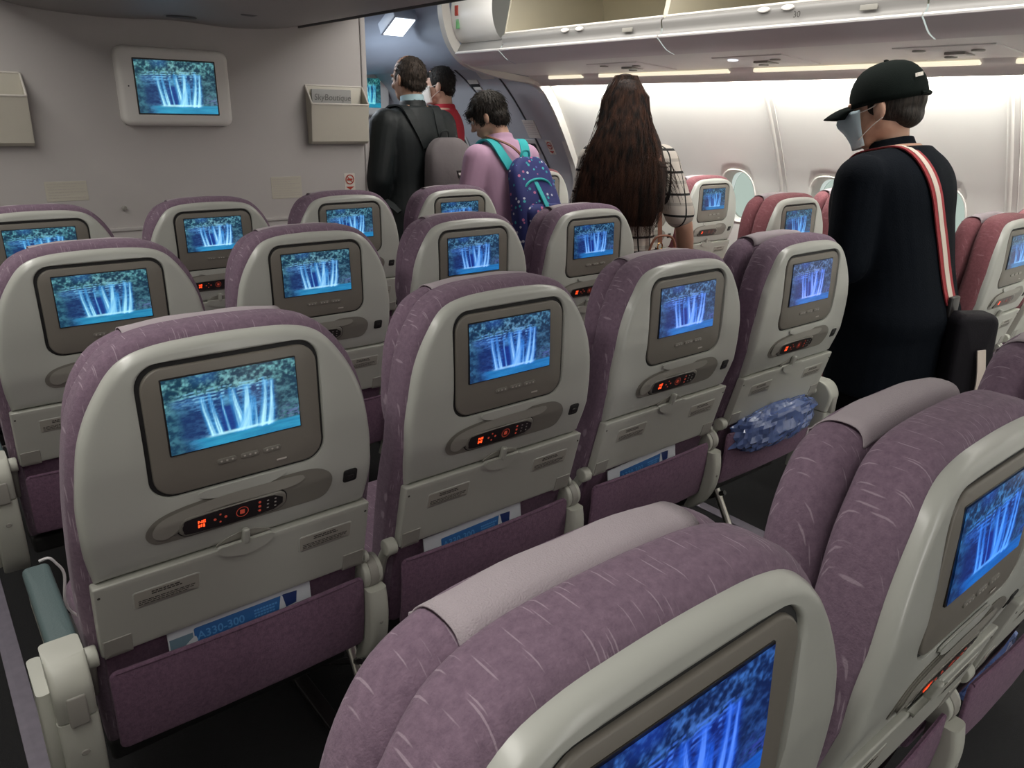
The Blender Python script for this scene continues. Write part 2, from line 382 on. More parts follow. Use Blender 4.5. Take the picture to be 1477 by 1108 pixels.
# ------------------------------------------------------------------ cabin shell
Y0, YB, YE, YF = -2.6, 2.63, 2.78, 4.70      # back end, bulkhead face, end of window cabin, front wall
XC = 0.765
SIDE = [(3.035, 1.62), (3.065, 1.57), (3.14, 1.46), (3.21, 1.34), (3.275, 1.22), (3.335, 1.10), (3.37, 1.00), (3.395, 0.88), (3.405, 0.70), (3.39, 0.45), (3.34, 0.0)]
def side_x(z):
    for (x0, z0), (x1, z1) in zip(SIDE, SIDE[1:]):
        if z1 <= z <= z0: return x1+(x0-x1)*(z-z1)/(z0-z1)
    return SIDE[0][0] if z > 1.6 else SIDE[-1][0]
def profile(name, pts, y0, y1, mat, ny=1, parent=None, closed=False, smooth_n=0, flip=False, ang=38):
    if smooth_n: pts = [tuple(p) for p in spline(pts, smooth_n)]
    mb = MB(); n = len(pts); vs = []; fs = []
    for k in range(ny+1):
        y = y0+(y1-y0)*k/ny; vs += [(p[0], y, p[1]) for p in pts]
    for k in range(ny):
        for i in range(n if closed else n-1):
            j = (i+1) % n; fs.append((k*n+i, k*n+j, (k+1)*n+j, (k+1)*n+i))
    if closed: fs += [tuple(range(n)), tuple(ny*n+i for i in range(n))]
    mb.add(vs, fs)
    return mb.build(name, mat, parent, ang=ang)
mb = MB(); box(mb, -2.0, 3.5, Y0, YF, -0.06, 0.0); struct(mb.build('floor', 'carpet'))
for i, xt in enumerate((-0.315, 1.875)):
    mb = MB(); box(mb, xt-0.022, xt+0.022, Y0, 2.5, 0.0, 0.004, 0.0015)
    o = struct(mb.build('trim_%d' % (i+1), 'track'))
# ceiling and far walls
mb = MB(); box(mb, -2.0, 3.5, Y0, YE, 2.16, 2.20); struct(mb.build('ceiling', 'bin'))
mb = MB(); box(mb, -2.0, 3.5, Y0-0.04, Y0, 0, 2.2); struct(mb.build('wall_back', 'wall'))
mb = MB(); box(mb, -2.0, 3.5, YF, YF+0.04, 0, 2.2); struct(mb.build('wall_front', 'door'))
L = [(2*XC-x, z) for x, z in SIDE]
o = struct(profile('wall_left', [(2*XC-3.16, 2.17)]+L, Y0, YF, 'side'))
# right side wall with oval windows
def bay(mb, yc, half):
    N = 4*22; corners = []
    z0, z1 = 0.0, 1.62; zc = 1.0; wa, wb = 0.108, 0.142
    outer = []
    for t in range(22): outer.append((half, z0+(z1-z0)*t/22))
    for t in range(22): outer.append((half-2*half*t/22, z1))
    for t in range(22): outer.append((-half, z1-(z1-z0)*t/22))
    for t in range(22): outer.append((-half+2*half*t/22, z0))
    hole = []
    for (y, z) in outer:
        a = math.atan2((z-zc)/1.3, y); e = 2.6
        r = (abs(math.cos(a)/wa)**e+abs(math.sin(a)/wb)**e)**(-1/e); hole.append((r*math.cos(a), zc+r*math.sin(a)))
    vs = []; fs = []; K = 10; n = len(outer)
    for k in range(K+1):
        t = (k/K)
        for (a, b) in zip(outer, hole):
            y = a[0]+(b[0]-a[0])*t; z = a[1]+(b[1]-a[1])*t
            vs.append((side_x(z), yc+y, z))
    for sc_, dx in ((0.985, 0.006), (0.95, 0.03), (0.90, 0.075)):
        for b in hole:
            y = b[0]*sc_; z = zc+(b[1]-zc)*sc_; vs.append((side_x(b[1])+dx, yc+y, z))
    for k in range(K+3):
        for i in range(n):
            j = (i+1) % n; fs.append((k*n+i, k*n+j, (k+1)*n+j, (k+1)*n+i))
    mb.add(vs, fs)
    return [(b[0]*0.91, zc+(b[1]-zc)*0.91) for b in hole]
BW = 0.27
mbw = MB(); windows = []
WY = [1.505-0.54*k for k in range(-2, 9)]
for yc in WY:
    windows.append((yc, bay(mbw, yc, BW)))
o = struct(mbw.build('wall_right', 'side', ang=60))
for i, (yc, ho) in enumerate(windows):
    mb = MB()
    plate(mb, ho, 0.0, 0.006, 0.001, lambda a, b, c: (3.455+c, yc+a, b), 1, 1)
    wd = struct(mb.build('window_%d' % (i+1), 'glass'))
    mb = MB()      # bright rim ring of the reveal
    ring = [(3.36+0.0*(p[1]), yc+p[0]*1.115, 1.0+(p[1]-1.0)*1.115) for p in ho]
    vs = []; fs = []; n = len(ho)
    for k in range(8):
        a = 2*PI*k/8
        for p in ho:
            s = 1.105+0.035*math.cos(a); z = 1.0+(p[1]-1.0)*s
            vs.append((side_x(z)-0.002+0.005*math.sin(a), yc+p[0]*s, z))
    for k in range(8):
        for q in range(n): fs.append((k*n+q, k*n+(q+1) % n, ((k+1) % 8)*n+(q+1) % n, ((k+1) % 8)*n+q))
    mb.add(vs, fs); mb.build('window_rim', 'side', wd)
# joint strips between sidewall panels (every second frame)
for i, yj in enumerate([WY[2]-BW+0.54*k*2 for k in (-2, -1, 0, 1)]):
    mb = MB(); pts = [(x, z) for x, z in SIDE]
    for (dy, w_, d) in ((0.0, 0.016, 0.010), (-0.035, 0.004, 0.004)):
        vs = []; fs = []
        for (x, z) in spline(pts, 4):
            vs += [(x+0.003, yj+dy-w_, z), (x-d*0.8, yj+dy-w_*0.5, z), (x-d, yj+dy, z), (x-d*0.8, yj+dy+w_*0.5, z), (x+0.003, yj+dy+w_, z)]
        for k in range(len(vs)//5-1):
            for q in range(4): fs.append((k*5+q, k*5+q+1, k*5+q+6, k*5+q+5))
        mb.add(vs, fs)
    struct(mb.build('trim_%d' % (i+3), 'sidetrim', ang=80))

# door zone: curved grey lining ahead of the window cabin
DOORP = [(2.80, 1.72), (2.93, 1.62), (3.05, 1.48), (3.16, 1.32), (3.26, 1.16), (3.34, 1.0), (3.38, 0.8), (3.39, 0.6), (3.38, 0.4), (3.32, 0.0)]
def door_x(z):
    for (x0, z0), (x1, z1) in zip(DOORP, DOORP[1:]):
        if z1 <= z <= z0: return x1+(x0-x1)*(z-z1)/(z0-z1)
    return DOORP[0][0]
struct(profile('wall_door_lining', DOORP, YE, YF, 'door', smooth_n=4))
struct(profile('ceiling_door_area', [(2.82, 1.705), (2.75, 1.675), (2.66, 1.68), (2.55, 1.73), (2.46, 1.82), (2.43, 1.92), (2.36, 1.985), (2.1, 2.01), (1.5, 2.04), (0.0, 2.04), (-2.0, 2.04)], YE+0.02, YF, 'doorceil', smooth_n=5))
# sidewall end arch trim
ARCH = [(2.28, 2.12), (2.24, 2.0), (2.25, 1.88), (2.30, 1.76), (2.40, 1.67), (2.56, 1.625), (2.75, 1.60), (2.90, 1.585), (2.99, 1.55), (3.07, 1.46), (3.145, 1.35), (3.24, 1.19), (3.315, 1.04), (3.37, 0.8), (3.37, 0.4), (3.30, 0.0)]
mb = MB(); A = spline(ARCH, 5); vs = []; fs = []
for (x, z) in A: vs += [(x, YE-0.015, z), (x, YE+0.03, z), (x+0.05, YE+0.03, z+0.03), (x+0.05, YE-0.015, z+0.03)]
for k in range(len(A)-1):
    for q in range(4): fs.append((k*4+q, k*4+(q+1) % 4, k*4+4+(q+1) % 4, k*4+4+q))
mb.add(vs, fs); struct(mb.build('trim_7', 'sidetrim'))
# slanted seams, latches, signs on the door lining
def lining(y, z, d=0.0):      # point on the lining, d metres into the cabin
    x = door_x(z); s = (door_x(z-0.02)-door_x(z+0.02))/0.04
    n = Vector((-1, 0, s*-1)).normalized() if False else Vector((-1, 0, -s)).normalized()
    return (x+n.x*d, y, z+n.z*d)
for i, ((ya, za), (yb, zb)) in enumerate((((3.13, 1.70), (3.02, 0.9)), ((3.53, 1.70), (3.26, 0.9)))):
    mb = MB(); vs = []; fs = []
    for k in range(25):
        t = k/24; y = ya+(yb-ya)*t; z = za+(zb-za)*t
        vs += [lining(y-0.006, z, 0.003), lining(y+0.006, z, 0.003), lining(y+0.006, z, -0.003), lining(y-0.006, z, -0.003)]
    for k in range(24):
        for q in range(4): fs.append((k*4+q, k*4+(q+1) % 4, k*4+4+(q+1) % 4, k*4+4+q))
    mb.add(vs, fs); struct(mb.build('trim_%d' % (8+i), 'seam'))
def lining_plate(name, yc, zc, hw, hh, mat, parent=None, d=0.004, r=0.004):
    mb = MB(); plate(mb, rrect(hw, hh, r, 0, 0, 3), 0.0, d, 0.001, lambda a, b, c: lining(yc-a, zc+b, c), 1, 1)
    return mb.build(name, mat, parent)

# ------------------------------------------------------------------ bulkhead
mb = MB(); box(mb, -0.155, 1.655, YB, YB+0.05, 0, 2.1, 0.004); box(mb, 1.655, 1.685, YB-0.006, YB+0.056, 0, 2.1, 0.006); box(mb, -0.185, -0.155, YB-0.006, YB+0.056, 0, 2.1, 0.006)
struct(mb.build('wall_bulkhead', 'wall'))
mb = MB(); box(mb, -0.15, 1.65, YB-0.010, YB+0.001, 0.885, 0.90, 0.002); box(mb, -0.15, 1.65, YB-0.004, YB+0.001, 0.0, 0.885, 0.001); struct(mb.build('trim_10', 'wall'))
def BK(x, z): return lambda a, b, c: (x+a, YB-c, z+b)
t = thing('wall_monitor', 'white framed wall screen showing a waterfall, mounted high on the grey bulkhead', 'screen', (XC-0.03, YB, 1.485))
fr = lambda a, b, c: (a, -c, b)
mb = MB(); plate(mb, rrect(0.231, 0.157, 0.035), -0.0, 0.055, 0.022, fr, 5, 3); mb.build('monitor_frame', 'binwhite', t)
mb = MB(); plate(mb, rrect(0.170, 0.112, 0.004), 0.0545, 0.0556, 0.0005, fr, 1, 1); mb.build('screen_border', 'dark', t)
o = link('screen', display_mesh('screen', 0.164, 0.106, lambda a, b, c: (a, -0.0562, b), 120, 76), t); o.color = (1.3, 1.25, 1.15, 1)
mb = MB(); plate(mb, ell(0.003, 0.003, -0.195, 0.0, 10), 0.0545, 0.0565, 0.0005, fr, 1, 1); mb.build('sensor', 'ink', t)
def literature_pocket(x, label, mag):
    t = thing('literature_pocket', label, 'magazine pocket', (x, YB, 1.385), 0, 'magazine pockets on the bulkhead')
    mb = MB(); hw, h0, h1 = 0.155, -0.137, 0.137
    # tapered open-topped box: back wall low depth, front leans out
    def ring(z, f, ins): # f: front depth
        o = rrect(hw-ins, 0.5, 0.012, 0, 0, 3)
        return [(p[0], -(0.001+ins*0.6+(p[1]+0.5)*(f-0.001-ins*1.2)), z) for p in o]
    zs = [(-0.137, 0.035, 0), (-0.125, 0.048, 0), (0.0, 0.060, 0), (0.048, 0.068, 0), (0.048, 0.068, 0.006), (0.0, 0.058, 0.006), (-0.12, 0.045, 0.006)]
    vs = []; n = 16; fs = []
    for z, f, ins in zs:
        R = ring(z, f, ins)
        for (a, y, zz) in R:
            q = (-y)/f; vs.append((a, y, zz+(0.089*(1-q) if zz > 0.04 else 0)))
    n = len(ring(0, .05, 0))
    for k in range(len(zs)-1):
        for i in range(n): j = (i+1) % n; fs.append((k*n+i, k*n+j, (k+1)*n+j, (k+1)*n+i))
    fs.append(tuple(range(n))); fs.append(tuple((len(zs)-1)*n+i for i in range(n)))
    mb.add(vs, fs); mb.build('pocket_body', 'signbeige', t)
    # rim
    mb = MB(); R = [(p[0], p[1], 0.048+0.089*(1-(-p[1])/0.068)) for p in ring(0.048, 0.068, 0.002)]
    tube(mb, R+[R[0]], 0.0045, 6, False); mb.build('pocket_rim', 'sign', t)
    if mag:
        m = thing('magazine', 'magazine lettered SkyBoutique standing in the bulkhead pocket by the aisle', 'magazine', (x-0.02, YB-0.018, 1.375))
        mb = MB(); box(mb, -0.11, 0.10, -0.004, 0.004, -0.12, 0.128, 0.001); mb.build('cover', plain('magazine_cover', (0.34, 0.34, 0.33), 0.4), m)
        mb = text_mesh('SkyBoutique', 0.040, lambda a, b, c: (-0.10+a*0.98, -0.0052, 0.078+b), shear=0.15); mb.build('lettering', plain('magazine_lettering', (0.13, 0.13, 0.125), 0.4), m, flat=True)
literature_pocket(1.50, 'beige plastic magazine pocket holding a magazine, on the bulkhead beside the aisle edge', True)
literature_pocket(2*XC-0.02-1.50, 'beige plastic magazine pocket at the left frame edge of the bulkhead', False)
def note_sign(name, x, z, hw, hh, rows, label, cat='sign'):
    t = thing(name, label, cat, (x, YB, z))
    mb = MB(); plate(mb, rrect(hw, hh, 0.003), 0, 0.0015, 0.0005, fr, 1, 1); mb.build('sign_plate', 'signbeige', t)
    mb = MB(); zz = hh*0.80
    for k in range(rows):
        wd = hw*2*random.choice((0.45, 0.6, 0.85, 0.9)); x0 = -hw*0.9
        while x0 < -hw*0.9+wd:
            l = random.uniform(0.006, 0.016); box(mb, x0, min(x0+l, hw*0.9), -0.0022, -0.0015, zz-0.0028, zz); x0 += l+0.003
        zz -= hh*1.7/rows
    mb.build('print', 'key', t, flat=True)
note_sign('notice_sign', 1.215, 1.042, 0.078, 0.052, 8, 'cream notice of small print on the bulkhead, next to the red no-smoking sign')
note_sign('notice_sign', 0.255, 1.065, 0.078, 0.040, 6, 'faded cream notice of small print low on the left half of the bulkhead')
def nosmoke(parent, fn):
    mb = MB(); plate(mb, rrect(0.030, 0.045, 0.003), 0, 0.0015, 0.0004, fn, 1, 1); mb.build('sign_plate', 'sign', parent)
    mb = MB(); n = 24
    for (ra, rb, c) in ((0.025, 0.0195, 0.003),):
        vs = [fn(r*math.cos(2*PI*i/n), 0.014+r*math.sin(2*PI*i/n), c) for i in range(n) for r in (ra, rb)]
        mb.add(vs, [(2*i, 2*i+1, (2*i+3) % (2*n), (2*i+2) % (2*n)) for i in range(n)])
    mb.add([fn(*p) for p in ((-0.018, 0.030, .003), (-0.015, 0.033, .003), (0.018, -0.002, .003), (0.015, -0.005, .003))], [(0, 1, 2, 3)])
    mb.add([fn(*p) for p in ((-0.024, -0.022, .003), (0.024, -0.022, .003), (0.0, -0.038, .003))], [(0, 1, 2)])
    mb.add([fn(*p) for p in ((-0.015, 0.009, .0032), (0.015, 0.009, .0032), (0.015, 0.019, .0032), (-0.015, 0.019, .0032))], [(0, 1, 2, 3)])
    mb.build('symbol', 'signred', parent, flat=True)
t = thing('no_smoking_sign', 'small red and white no-smoking sign at the right edge of the bulkhead', 'sign', (1.56, YB, 1.055)); nosmoke(t, fr)
t = thing('no_smoking_sign', 'small red and white no-smoking sign on the grey door lining', 'sign', (0, 0, 0)); nosmoke(t, lambda a, b, c: lining(2.945-a*1.0, 1.20+b*1.0, c+0.002))
mb = MB(); puff(mb, ell(0.011, 0.011, n=16), 0, 0.012, 0.004, lambda a, b, c: (0.465+a, YB-c, 0.983+b), 3, 1)
tag(mb.build('door_stop_button', 'clip'), 'small round grey knob low on the bulkhead below the wall screen', 'knob')

# centre overhead bins (underside seen top left)
CB = [(-0.28, 2.17), (-0.30, 2.02), (-0.16, 1.90), (0.08, 1.795), (0.24, 1.757), (0.50, 1.745), (XC, 1.755), (1.03, 1.745), (1.27, 1.765), (1.45, 1.815), (1.69, 1.895), (1.83, 2.02), (1.81, 2.17)]
k0 = thing('overhead_bin', 'long grey centre overhead bin running above the middle seats to the bulkhead', 'overhead bin', (0, 0, 0))
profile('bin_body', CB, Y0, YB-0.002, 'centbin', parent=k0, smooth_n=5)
for (xx, yy, a, b) in ((0.742, 2.43, 0.06, 0.012), (0.95, 2.13, 0.075, 0.016), (0.60, 1.75, 0.06, 0.012)):
    mb = MB(); plate(mb, ell(a, b*2.0), 0, 0.004, 0.002, lambda p, q, c: (xx+p, yy+q, 1.7515-c), 2, 1); mb.build('grille', 'grille', k0)
mb = MB()
box(mb, 1.33, 1.338, Y0, YB-0.004, 1.768, 1.778); mb.build('seam', 'grille', k0)

# right overhead bins, service panel, ledge
def bin_unit(y0, y1, label, last=False):
    t = thing('overhead_bin', label, 'overhead bin', (0, 0, 0), 0, 'window side overhead bins')
    S = 0.012
    # interior: shelf, back, top
    pin = [(2.375, 1.803), (2.42, 1.795), (3.00, 1.845), (3.08, 1.92), (3.02, 2.10), (2.85, 2.165)]
    profile('bin_interior', pin, y0+S, y1-S, 'binin', parent=t, smooth_n=3)
    for yy in (y0+S/2, y1-S/2):
        mb = MB(); q = [(2.36, 1.80), (3.10, 1.83), (3.10, 2.17), (2.60, 2.17), (2.40, 1.98)]
        n = len(q); vs = [(x, yy-S/2, z) for x, z in q]+[(x, yy+S/2, z) for x, z in q]
        mb.add(vs, [tuple(range(n)), tuple(range(n, 2*n))]+[(i, (i+1) % n, n+(i+1) % n, n+i) for i in range(n)])
        mb.build('divider', 'divider', t)
    profile('front_face', [(2.375, 1.806), (2.355, 1.800), (2.340, 1.785), (2.348, 1.750), (2.335, 1.730)], y0+0.003, y1-0.003, 'binface_shaded', parent=t, smooth_n=3)
    mb = MB(); tube(mb, [(2.362, y0+0.01, 1.806), (2.362, y1-0.01, 1.806)], 0.005, 8); mb.build('front_rail', 'binwhite', t)
    profile('underside_lip', [(2.340, 1.732), (2.325, 1.727), (2.322, 1.720), (2.335, 1.712), (2.385, 1.678), (2.44, 1.662)], y0+0.003, y1-0.003, 'binlip_lit', parent=t, smooth_n=3)
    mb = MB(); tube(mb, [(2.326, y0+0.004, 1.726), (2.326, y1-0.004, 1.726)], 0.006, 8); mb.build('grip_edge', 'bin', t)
    for yy in ((y0+y1)/2-0.05, (y0+y1)/2+0.05):
        mb = MB(); plate(mb, ell(0.026, 0.010, n=18), 0, 0.008, 0.004, lambda a, b, c: (2.340-c, yy+a, 1.788+b), 2, 1); mb.build('latch', 'binwhite', t)
    mb = MB(); box(mb, 2.336, 2.34, y0+0.16, y0+0.22, 1.755, 1.772, 0.001); mb.build('row_plate', 'clip', t)
    return t
BY = [2.36-1.09*k for k in range(0, 5)]
bl = ['open overhead bin over the right seats, nearest the white closed bin end', 'open overhead bin above the right aisle in the top right of the picture, numbered 30',
      'open overhead bin over the right seats just beyond the right frame edge', 'open overhead bin furthest back behind the camera']
for k in range(4):
    b_ = bin_unit(BY[k+1], BY[k], bl[k])
    if k == 1:
        text_mesh('30', 0.030, lambda a, b, c: (2.3365, BY[2]+0.47-a, 1.752+b)).build('row_number', 'ink', b_, flat=True)
# closed end bin with white door
t = thing('overhead_bin', 'closed white rounded overhead bin at the front end with red and green stickers', 'overhead bin', (0, 0, 0), 0)
DP = [(2.372, 1.775), (2.335, 1.80), (2.305, 1.86), (2.295, 1.94), (2.31, 2.03), (2.36, 2.12), (2.42, 2.17)]
profile('bin_door', DP, 2.385, YE-0.03, 'binwhite', parent=t, smooth_n=4, ny=2)
mb = MB(); q = DP+[(3.10, 2.17), (3.10, 1.80)]; n = len(q)
for yy in (YE-0.03,): mb.add([(x, yy, z) for x, z in q]+[(x, yy+0.012, z) for x, z in q], [tuple(range(n)), tuple(range(n, 2*n))]+[(i, (i+1) % n, n+(i+1) % n, n+i) for i in range(n)])
mb.build('bin_end', 'binlip_lit', t)
profile('front_face', [(2.372, 1.785), (2.35, 1.755), (2.335, 1.730)], 2.363, YE-0.02, 'binface_shaded', parent=t, smooth_n=3)
profile('underside_lip', [(2.340, 1.732), (2.325, 1.727), (2.322, 1.720), (2.335, 1.712), (2.385, 1.678), (2.44, 1.662)], 2.363, YE-0.02, 'binlip_lit', parent=t, smooth_n=3)
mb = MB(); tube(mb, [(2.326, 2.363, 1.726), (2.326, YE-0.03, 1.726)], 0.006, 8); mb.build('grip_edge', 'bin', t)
for z0, z1, m_ in ((1.91, 1.96, 'signred'), (1.845, 1.895, 'signgreen')):
    mb = MB(); x0 = 2.292 if m_ == 'signred' else 2.300
    for k in range(3): box(mb, x0-0.002, x0+0.004, 2.69+k*0.010, 2.696+k*0.010, z0, z1)
    mb.build('sticker', m_, t)
# passenger service panel + strip lights + ledge (one continuous ceiling strip over the right seats)
profile('trim_11', [(2.44, 1.662), (2.52, 1.652), (2.70, 1.642), (2.865, 1.630)], Y0, YE-0.015, 'bin').__setitem__('kind', 'structure')
profile('trim_12', [(2.865, 1.634), (2.88, 1.618), (2.91, 1.612), (2.955, 1.592), (2.965, 1.575), (2.975, 1.575), (2.98, 1.60), (2.97, 1.64), (3.07, 1.70)], Y0, YE-0.015, 'bin').__setitem__('kind', 'structure')
k = 0
for (ya, yb) in ((2.30, 2.58), (1.30, 2.16), (0.20, 1.16), (-0.90, 0.08), (-2.0, -1.05)):
    t = MB(); box(t, 2.868, 2.893, ya, yb, 1.608, 1.624, 0.004)
    tag(t.build('strip_light', 'strip'), ['short cream strip light nearest the door area above the window panels', 'long cream strip light above the long-haired woman', 'long cream strip light behind the black cap of the nearest passenger', 'cream strip light at the right frame edge', 'cream strip light behind the camera position'][k], 'light', 'strip lights along the window ledge'); k += 1
psu = 0
for yy in (1.75, 0.98, 0.20, -0.6):
    t = thing('service_panel', ['white passenger service panel closest to the door area', 'white passenger service panel with the lit reading lamp', 'white passenger service panel above the black cap', 'white passenger service panel beyond the right frame edge'][psu], 'overhead panel', (0, yy, 0), 0, 'passenger service panels'); psu += 1
    mb = MB(); box(mb, 2.54, 2.84, -0.17, 0.17, 1.6405, 1.650, 0.003, lambda a, b, c: (a, b, c+(2.70-a)*0.066-0.004)); mb.build('panel', 'bin', t)
    for (xx, dy, mm) in ((2.60, 0.10, 'spot' if psu == 2 else 'clip'), (2.64, -0.08, 'clip'), (2.77, 0.06, 'clip')):
        mb = MB(); plate(mb, ell(0.022, 0.022, n=18), 0, 0.006, 0.003, lambda a, b, c: (xx+a, dy+b, 1.637-c+(2.70-xx)*0.066), 2, 1); mb.build('lamp_nozzle' if mm != 'spot' else 'reading_lamp', mm, t)
    mb = MB(); box(mb, 2.66, 2.75, -0.03, 0.04, 1.630, 1.640, 0.003); mb.build('air_nozzle', 'clip', t)

# door-area fittings
t = thing('ceiling_light', 'bright white fluorescent light panel in the blue door-area ceiling', 'light', (2.285, 3.30, 1.895)); t.rotation_euler = (math.radians(-28), 0, 0)
mb = MB(); box(mb, -0.068, 0.068, -0.085, 0.085, -0.010, 0.0, 0.003); mb.build('light_panel', 'lamp', t)
mb = MB(); box(mb, -0.080, 0.080, -0.098, 0.098, -0.004, 0.07, 0.006); mb.build('light_frame', 'doorceil', t)
t = thing('wall_monitor', 'white framed screen on the far front wall, half hidden by the bulkhead edge', 'screen', (2.79, YF, 1.545))
mb = MB(); plate(mb, rrect(0.20, 0.17, 0.03), 0, 0.05, 0.02, fr, 4, 2); mb.build('monitor_frame', 'binwhite', t)
o = link('screen', display_mesh('screen', 0.115, 0.11, lambda a, b, c: (a, -0.0515, b), 50, 40), t); o.color = (0.7, 1.1, 0.9, 1)
for i, (y, z) in enumerate(((3.90, 1.595), (3.43, 1.60))):
    t = thing('wall_latch', ['small white latch plate on the door lining, the one further forward', 'small white latch plate on the door lining, the one nearer the window panels'][i], 'latch', (0, 0, 0), 0, 'latches on the door lining')
    lining_plate('latch_plate', y, z+0.012, 0.055, 0.012, 'sign', t, 0.006); lining_plate('latch_plate', y-0.01, z-0.03, 0.04, 0.010, 'sign', t, 0.006); lining_plate('latch_recess', y, z-0.008, 0.045, 0.012, 'gasket', t, 0.004)
t = thing('notice_sign', 'white notice of small print on the grey door lining near the window panels', 'sign', (0, 0, 0))
lining_plate('sign_plate', 3.065, 1.315, 0.062, 0.058, 'sign', t)
mb = MB()
for k in range(6): plate(mb, rrect(0.052, 0.0018, 0.001, 0, 0, 1), 0.004, 0.0052, 0.0003, lambda a, b, c: lining(3.065-a, 1.353-k*0.014+b, c), 1, 1)
mb.build('print', 'key', t)
t = tag(lining_plate('notice_sign', 3.24, 1.645, 0.07, 0.02, 'sign'), 'small blank white sign high on the door lining under the ceiling', 'sign')
t = thing('door_viewing_window', 'dark framed viewing window in the grey door lining behind the pink-shirted woman', 'window', (0, 0, 0))
lining_plate('window_frame', 4.05, 1.135, 0.15, 0.11, 'sidetrim', t, 0.006); lining_plate('pane', 4.05, 1.14, 0.13, 0.085, 'dark', t, 0.009, 0.01)
t = thing('interphone_niche', 'grey niche with a dark recess below the notice on the door lining', 'wall fitting', (0, 0, 0))
lining_plate('niche_frame', 3.13, 1.20, 0.055, 0.045, 'sidetrim', t, 0.006); lining_plate('recess', 3.13, 1.19, 0.045, 0.032, 'dark', t, 0.009, 0.01)

# ------------------------------------------------------------------ airline seat
ZC = 1.0
PY = [(0.14, -0.006), (0.12, -0.010), (0.06, -0.0175), (-0.02, -0.021), (-0.06, -0.021), (-0.16, -0.012), (-0.235, 0.010), (-0.375, 0.045), (-0.60, 0.10), (-0.7, 0.12)]
def yb(w):
    if w >= PY[0][0]: return PY[0][1]
    for (w0, y0), (w1, y1) in zip(PY, PY[1:]):
        if w1 <= w <= w0: return y1+(y0-y1)*(w-w1)/(w0-w1)
    return PY[-1][1]
def SM(u, w_, d): return (u, yb(w_)-d, ZC+w_)
half = [(0.212, -0.236), (0.2185, -0.19), (0.220, -0.15), (0.2185, -0.10), (0.2085, -0.035), (0.1985, 0.0), (0.182, 0.035), (0.155, 0.073), (0.128, 0.092), (0.09, 0.101), (0.045, 0.104)]
shell_o = half+[(0.0, 0.105)]+[(-a, b) for a, b in reversed(half)]
def dense(o, k):
    out = []
    for i in range(len(o)):
        a, b = o[i], o[(i+1) % len(o)]
        for j in range(k): out.append((a[0]+(b[0]-a[0])*j/k, a[1]+(b[1]-a[1])*j/k))
    return out
def smooth_open_then_close(pts, n=4):
    s = [tuple(p) for p in spline([(p[0], p[1]) for p in pts], n)]
    a, b = s[-1], s[0]; m = 24
    return s+[(a[0]+(b[0]-a[0])*j/m, a[1]+(b[1]-a[1])*j/m) for j in range(1, m)]
def ray_resample(o, ctr, n=144):
    P = [(p[0]-ctr[0], p[1]-ctr[1]) for p in o]; out = []
    for k in range(n):
        a = 2*PI*k/n; dx, dy = math.cos(a), math.sin(a); best = 0
        for i in range(len(P)):
            x1, y1 = P[i]; x2, y2 = P[(i+1) % len(P)]; ex, ey = x2-x1, y2-y1; den = dx*ey-dy*ex
            if abs(den) < 1e-12: continue
            t = (x1*ey-y1*ex)/den; s = (x1*dy-y1*dx)/den
            if t > 0 and -1e-9 <= s <= 1+1e-9: best = max(best, t)
        out.append((ctr[0]+dx*best, ctr[1]+dy*best))
    return out

